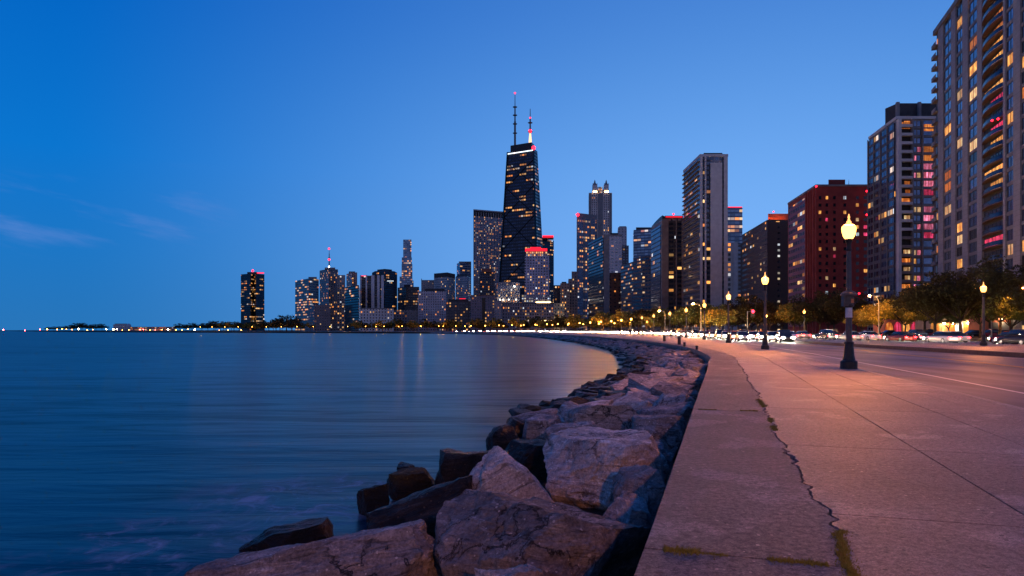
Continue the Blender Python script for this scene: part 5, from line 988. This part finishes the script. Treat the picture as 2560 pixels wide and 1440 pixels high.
for k in range(1, nf+1):
    z = H37-.9-k*FH
    if z < 2: break
    for ci, (a, c) in enumerate(wc):
        kd = rw.choices(['glass', 'glassd', 'litA', 'litC', 'litB'], [7, 2.0, 1.6, .9, .6] if ci in (0, 1, 2) else [8, 1, .7, .5, .6])[0]
        u0, u1 = U(a)+.12, U(c)-.12; g_ = window(t, ff, u0, u1, z+.55, z+2.82, .10, kd)
        fb = frames(t, ff, [(u0, u1, z+.55, z+2.82, 2 if ci < 4 else 3)], .10); fo = bpart('window_frame', fb, M['mull'], t); w_ = fo.matrix_world.copy(); fo.parent = g_
        b = MB(); ff.box(b, U(a)-.1, U(c)+.1, z-.18, z+.53, .006, .24); bpart('spandrel', b, M['shade'], t)
    b = MB(); ff.box(b, U(2460), U(2512.6), z+.24, z+FH-.003, .002, .014); bpart('balcony_shade_sheet', b, M['baldark'], t)  # same flat sheet: the shade behind each balcony painted near-black
    # balcony bay: shade sheet, curved slab, rail, lit rooms behind
    u0, u1 = U(2460), U(2512.6); n = 10; b = MB(); arc = [(u0+(u1-u0)*i/n, .35+.95*math.sin(math.pi*i/n)**.7) for i in range(n+1)]
    P3 = lambda u, d, zz: (ff.a.x+ff.u.x*u+ff.n.x*d, ff.a.y+ff.u.y*u+ff.n.y*d, zz)
    for (ua, da), (ub, db) in zip(arc, arc[1:]):
        b.face([P3(ua, .01, z), P3(ub, .01, z), P3(ub, db, z), P3(ua, da, z)]); b.face([P3(ua, da, z+.24), P3(ub, db, z+.24), P3(ub, .01, z+.24), P3(ua, .01, z+.24)]); b.face([P3(ua, da, z), P3(ub, db, z), P3(ub, db, z+.24), P3(ua, da, z+.24)])
    bo = bpart('balcony', b, M['rustslab'] if 'rustslab' in M else M.setdefault('rustslab', noisy('brown_balcony_soffit', (.085, .042, .03), (.13, .07, .05), .6, .8, .2)), t)
    b = MB()
    for i in range(0, n):
        (ua, da), (ub, db) = arc[i], arc[i+1]; b.face([P3(ua, da-.05, z+.30), P3(ub, db-.05, z+.30), P3(ub, db-.05, z+1.12), P3(ua, da-.05, z+1.12)]); b.tube([P3(ua, da-.03, z+1.15), P3(ub, db-.03, z+1.15)], .045, 5)
    ro = bpart('railing', b, M['railglass'] if 'railglass' in M else M.setdefault('railglass', glassmat('balcony_glass_rail', (.04, .05, .085), .2)), t); ro.parent = bo
    kd = rw.choices(['glassd', 'litA', 'litB', 'litR'], [6, 3.2, 1.2, .7])[0]; b = MB(); uu = u0+(u1-u0)*rw.choice((.05, .05, .35)); ff.box(b, uu, u1-.3, z+.45, z+2.45, .02, .06); dr = bpart('balcony_door', b, M[kd], t)
    fb = frames(t, ff, [(uu, u1-.3, z+.45, z+2.45, 5)], .06); fo = bpart('door_frame', fb, M['mull'], t); fo.parent = dr
    # side balconies on the far edge
    b = MB(); ff.box(b, -1.3, U(2349)-.1, z, z+.25, -4, 1.0); ff.box(b, -1.3, U(2349)-.1, z+.28, z+1.1, .88, .98); ff.box(b, -1.3, -1.2, z+.28, z+1.1, -4, .87); bpart('corner_balcony', b, M['shade'], t)
    if rw.random() < .3: b = MB(); ff.box(b, .2, U(2349)-.2, z+.5, z+2.3, .02, .06); bpart('corner_window', b, M[rw.choice(['litA', 'litB', 'glass'])], t)
for px, py in ((2497, 300), (2512, 296)): b = MB(); u_ = U(px); dd = 1.2; p = P3(u_, dd, PZ(py, (ff.a+ff.u*u_).y)); b.lathe([(.05, -.25), (.3, 0), (.05, .25)], 8, p); bpart('red_lantern', b, M['red'], t)
# ---------------------------------------------------------------- street level at the foot of the flats
M['stone'] = noisy('lobby_stone', (.30, .22, .15), (.42, .32, .22), .5, .8, .2); t = thing('lobby_pavilion', 'low stone entrance hall with arched openings glowing under the trees', 'building', (86, 152, 0))
x0, x1 = PX(2335, 150)[0], PX(2475, 150)[0]; b = MB(); b.box(((x0+x1)/2, 154, 2.6), (x1-x0, 6, 5.2)); bpart('wall', b, M['stone'], t); n = 7
for i in range(n):
    xc = x0+(x1-x0)*(i+.5)/n; b = MB(); w = .9; pts = [(xc-w, 150.97, .3), (xc+w, 150.97, .3), (xc+w, 150.97, 2.6)]+[(xc+w*math.cos(a*math.pi/8), 150.97, 2.6+w*math.sin(a*math.pi/8)) for a in range(1, 8)]+[(xc-w, 150.97, 2.6)]; k = [(p[0], 151.2, p[2]) for p in pts]; b.face(pts)
    for j in range(len(pts)): b.face([pts[j], k[j], k[(j+1) % len(pts)], pts[(j+1) % len(pts)]])
    bpart('arched_window', b, M[('litA', 'litC', 'litB', 'litW', 'litA', 'litR', 'litB')[i]], t)
    b = MB(); b.lathe([(.05, -.2), (.24, -.1), (.24, .1), (.05, .2)], 8, (xc+1.7, 150.5, 3.0)); bpart('wall_lantern', b, M['lantern'] if 'lantern' in M else M.setdefault('lantern', emis('lantern_glow', (1, .72, .42), 90)), t)
t = thing('shopfront', 'low red-lit shop front with a pale door between the lawn trees and the parked cars', 'building', (104, 150, 0)); x0, x1 = PX(2478, 140)[0], PX(2640, 140)[0]; M['redwall'] = noisy('red_shop_wall', (.40, .12, .07), (.52, .18, .10), .5, .8, .1)
b = MB(); b.box(((x0+x1)/2, 144, 2.4), (x1-x0, 6, 4.8)); bpart('wall', b, M['redwall'], t)
for xx, mm, w in ((1.5, 'grey', 1.2), (3.6, 'conc', 1.4), (6.4, 'litC', 1.2), (9.4, 'litA', 1.6)): b = MB(); b.box((x0+xx, 140.95, 1.6), (w, .16, 3.0)); bpart('door' if mm != 'litA' else 'shop_window', b, M[mm], t)
for xx in (2.6, 5.2, 8.0): b = MB(); b.lathe([(.05, -.2), (.25, -.1), (.25, .1), (.05, .2)], 8, (x0+xx, 140.5, 3.6)); bpart('wall_lantern', b, M['lantern'], t)
t = thing('arcade', 'low arcade glowing red and orange behind the golden trees', 'building', (70, 160, 0)); x0, x1 = PX(2215, 158)[0], PX(2320, 158)[0]; b = MB(); b.box(((x0+x1)/2, 161, 2), (x1-x0, 5, 4)); bpart('wall', b, M['redwall'], t)
for i in range(5): xc = x0+(x1-x0)*(i+.5)/5; b = MB(); b.lathe([(.85, 0), (.85, .1)], 12); me = b.mesh('arched_window', M[('litB', 'litR', 'litA', 'litR', 'litB')[i]]); me.transform(Matrix.Translation((xc-t.location.x, 158.46-t.location.y, 1.9)) @ Matrix.Rotation(R(90), 4, 'X') @ Matrix.Scale(1.7, 4, (0, 1, 0))); part('arched_window', me, t)
# pier hall and boats' lights on the spit
D = 1800; t = bld('long pale hall on the lake pier with a domed end', 'hall', quad(283, 1.0, 283, 320, 1.0, D), D, 811, wm((.3, .3, .33), pu=5, pv=5, fu=.5, lit=.1)); block(t, 'roof', 'grey', fpx(287, 318, D+4), PZ(811, D), PZ(809, D)); b = MB(); x, y = PX(322, D); b.lathe([(6, 0), (6, 8), (5, 12), (2.5, 15), (.2, 16)], 10, (x, y, PZ(818, D)-6)); bpart('dome', b, M['conc'], t)
t = bld('low reddish hall along the lake pier', 'hall', quad(325, 1.0, 325, 440, 1.0, 1400), 1400, 817, wm((.22, .10, .07), pu=5, pv=4, fu=.6, fv=.5, lit=.4), name='pier_hall')
for i, (px, py, m_, r_) in enumerate([(8, 824.5, 'redp', 2.4), (62, 827, 'redp', 1.6), (100, 823.5, 'redp', 2), (118, 823, 'harbour', 2.6), (143, 823.5, 'harbour', 2.0), (155, 822.5, 'harbour', 1.8), (166, 823, 'harbour', 1.4), (180, 824, 'harbour', 1.6), (196, 822.5, 'white_far', 2.6), (218, 825, 'harbour', 1.3), (232, 824, 'harbour', 1.3), (265, 823, 'white_far', 2.0), (283, 823, 'white_far', 2.8),
                                      (292, 823, 'white_far', 1.8), (306, 825, 'harbour', 1.2), (322, 825, 'harbour', 1.3), (350, 824, 'redp', 1.5), (358, 824, 'redp', 1.4), (375, 825, 'harbour', 1.2), (388, 825, 'redp', 1.2), (405, 824, 'harbour', 1.4), (420, 824, 'white_far', 2.0), (440, 825, 'harbour', 1.2), (455, 825, 'harbour', 1.1), (470, 823, 'harbour', 1.2), (487, 824, 'white_far', 2.4), (548, 826, 'harbour', .8), (570, 825.5, 'harbour', .9), (603, 825, 'harbour', .9), (622, 821, 'harbour', .7)]):
    if m_ == 'redp' and 'redp' not in M: M['redp'] = emis('red_harbour_light', (1, .05, .04), 120, False)
    Dq = 1750-(px/640)*700; x, y = PX(px, Dq); t = thing('harbour_light', '%s light on a short pole along the dark spit across the lake' % {'redp': 'red', 'harbour': 'orange', 'white_far': 'white'}[m_], 'harbour light', (x, y, -.3), 0, '%s harbour lights' % {'redp': 'red', 'harbour': 'orange', 'white_far': 'white'}[m_])
    z = max(.6, PZ(py, Dq))+.3; r_ *= .42; b = MB(); b.tube([(0, 0, -.8), (0, 0, z)], .12, 6); part('pole', b.mesh('pole', M['mast']), t); b = MB(); b.lathe([(r_*.4, -r_), (r_, -r_*.4), (r_, r_*.4), (r_*.3, r_)], 8, (0, 0, z)); part('lamp', b.mesh('lamp', M[m_]), t)
# ------------------------------------------------------------------ cars at rest on the drive
M['tyre'] = mat('tyre_rubber', (.015, .015, .015), .8); M['rim'] = mat('alloy_rim', (.35, .35, .36), .3, .9); M['carglass'] = mat('car_glass', (.015, .02, .028), .06, spec=.8)
M['head'] = emis('headlight_lens', (1, .86, .62), 800); M['tail'] = emis('tail_light_lens', (1, .010, .012), 45); M['headoff'] = mat('unlit_headlight', (.5, .5, .5), .15); M['tailoff'] = mat('unlit_tail_light', (.25, .01, .01), .2)
def car_proto(body, head, tail, tall=0.0):
    t = thing('parked_car', 'car', 'car', (0, 0, 0)); L = 4.5
    def loft(secs, name, m):
        b = MB(); rings = []
        for y, w, z0, z1, r_ in secs: rings.append([(-w, y, z0), (w, y, z0), (w*1.0, y, z0+(z1-z0)*.6), (w*r_, y, z1), (-w*r_, y, z1), (-w*1.0, y, z0+(z1-z0)*.6)])
        for a, c in zip(rings, rings[1:]):
            for k in range(6): b.face([a[k], a[(k+1) % 6], c[(k+1) % 6], c[k]][::-1])
        b.face(rings[0]); b.face(rings[-1][::-1]); me = b.mesh(name, m); bm = bmesh.new(); bm.from_mesh(me); bmesh.ops.remove_doubles(bm, verts=bm.verts, dist=.001); bmesh.ops.bevel(bm, geom=[e for e in bm.edges], offset=.05, segments=2, affect='EDGES', profile=.6); bmesh.ops.recalc_face_normals(bm, faces=bm.faces); bm.to_mesh(me); bm.free()
        me.polygons.foreach_set('use_smooth', [True]*len(me.polygons)); me.update(); return part(name, me, t)
    loft([(-2.25, .78, .32, .66, .92), (-2.05, .88, .22, .78, .94), (-1.0, .90, .20, .88, .95), (.9, .90, .20, .92, .95), (2.0, .88, .22, .90, .94), (2.25, .80, .34, .78, .92)], 'body', body)
    loft([(-1.05, .76, .86, .90, .95), (-.35, .74, .86, 1.40+tall, .78), (.9, .74, .88, 1.44+tall, .78), (1.95 if tall else 1.75, .74, .88, .96+tall*.9, .9)], 'cabin', M['carglass'])
    b = MB(); b.box((0, .32, 1.445+tall), (1.10, 1.2, .05)); part('roof', b.mesh('roof', body), t)
    for sx in (-1, 1):
        for y in (-1.38, 1.36):
            b = MB(); b.lathe([(.22, -.10), (.33, -.10), (.34, 0), (.33, .10), (.22, .10)], 14); me = b.mesh('tyre', M['tyre']); me.transform(Matrix.Translation((sx*.80, y, .34)) @ Matrix.Rotation(R(90), 4, 'Y')); w = part('wheel', me, t); b = MB(); b.lathe([(.05, -.09), (.21, -.09), (.21, .09), (.05, .09)], 10); me = b.mesh('rim', M['rim']); me.transform(Matrix.Translation((sx*.815, y, .34)) @ Matrix.Rotation(R(90), 4, 'Y')); part('rim', me, w)
        b = MB(); b.box((sx*.60, -2.25, .62), (.34, .08, .16)); part('headlight', b.mesh('headlight', head), t); b = MB(); b.box((sx*.62, 2.25, .70), (.30, .08, .15)); part('tail_light', b.mesh('tail_light', tail), t)
    return t
paints = [('silver', (.35, .35, .36)), ('dark', (.03, .03, .035)), ('red', (.22, .02, .02)), ('white', (.6, .6, .6))]; protos = {}
for nm, c in paints:
    bm_ = mat(nm+'_car_paint', c, .25, .3); protos[nm, 1] = car_proto(bm_, M['head'], M['tail'], 0 if nm != 'dark' else .25); protos[nm, 0] = car_proto(bm_, M['headoff'], M['tailoff'], .2 if nm == 'red' else 0)
used = set(); rc = random.Random(8)
def put(key, x, y, rz, label, group):
    p = protos[key]
    if key not in used: used.add(key); p.location = (x, y, RZ if group != 'cars parked by the park' else .03); p.rotation_euler = (0, 0, rz); p['label'] = label; p['group'] = group; o = p
    else: o = dup(p, (x, y, RZ if group != 'cars parked by the park' else .03), rz, label, None, group)
    return o
keys = [('silver', 1), ('dark', 1), ('white', 1), ('red', 1)]
# oncoming lanes: headlights toward the promenade's near end
for lane, off, y0, gap in ((0, 5.0, 104, 7.6), (1, 8.4, 92, 8.2)):
    s = KERB.sy(y0); i = 0
    while s < KERB.sy(640):
        p, d = KERB.at(s, off); k = keys[(i*3+lane) % 4]; put(k, p.x, p.y, math.atan2(d.y, d.x)-math.pi/2, '%s car with headlights on in the stream of oncoming traffic down the drive' % k[0], '%s oncoming cars' % k[0]); s += gap*rc.uniform(.8, 1.2)*(1 if s < KERB.sy(250) else 1.6); i += 1
# far carriageway: driving away, tail lights to us
for lane, off, s, s1 in ((0, -2.6, FAR.sy(66), FAR.sy(420)), (1, 2.4, FAR.sy(72), FAR.sy(420))):
    i = 0
    while s < s1:
        p, d = FAR.at(s, off); k = keys[(i+lane*2) % 4]; put(k, p.x, p.y, math.atan2(d.y, d.x)+math.pi/2+math.pi, '%s car with red tail lights driving away in the far lanes by the park' % k[0], '%s cars driving away' % k[0]) if False else put(k, p.x, p.y, math.atan2(d.y, d.x)-math.pi/2+math.pi, '%s car with red tail lights driving away in the far lanes by the park' % k[0], '%s cars driving away' % k[0]); s += 8.5*rc.uniform(.8, 1.5)*(1 if s < FAR.sy(180) else 1.6); i += 1
for i, (px, D, k) in enumerate([(2485, 128, 'red'), (2512, 128, 'dark'), (2540, 127, 'silver'), (2566, 126, 'white'), (2440, 130, 'dark'), (2325, 140, 'red'), (2228, 150, 'dark'), (2172, 155, 'silver')]):
    x, y = PX(px, D); put((k, 0), x, y, R(90+rc.uniform(-5, 5)), ['dark red parked car in front of the red shop front', 'dark car parked second from the red shop front', 'silver car parked under the dark tree by the shop front', 'white parked car cut off by the picture edge', 'dark car parked behind the island lamp', 'red car parked behind the big dark trunk', 'dark car parked under the golden trees', 'silver car parked left of the lit curved lamp'][i], 'cars parked by the park')
# hide nothing: prototypes not used are removed
for k, p in protos.items():
    if k not in used:
        for c_ in list(p.children_recursive): bpy.data.objects.remove(c_)
        bpy.data.objects.remove(p)
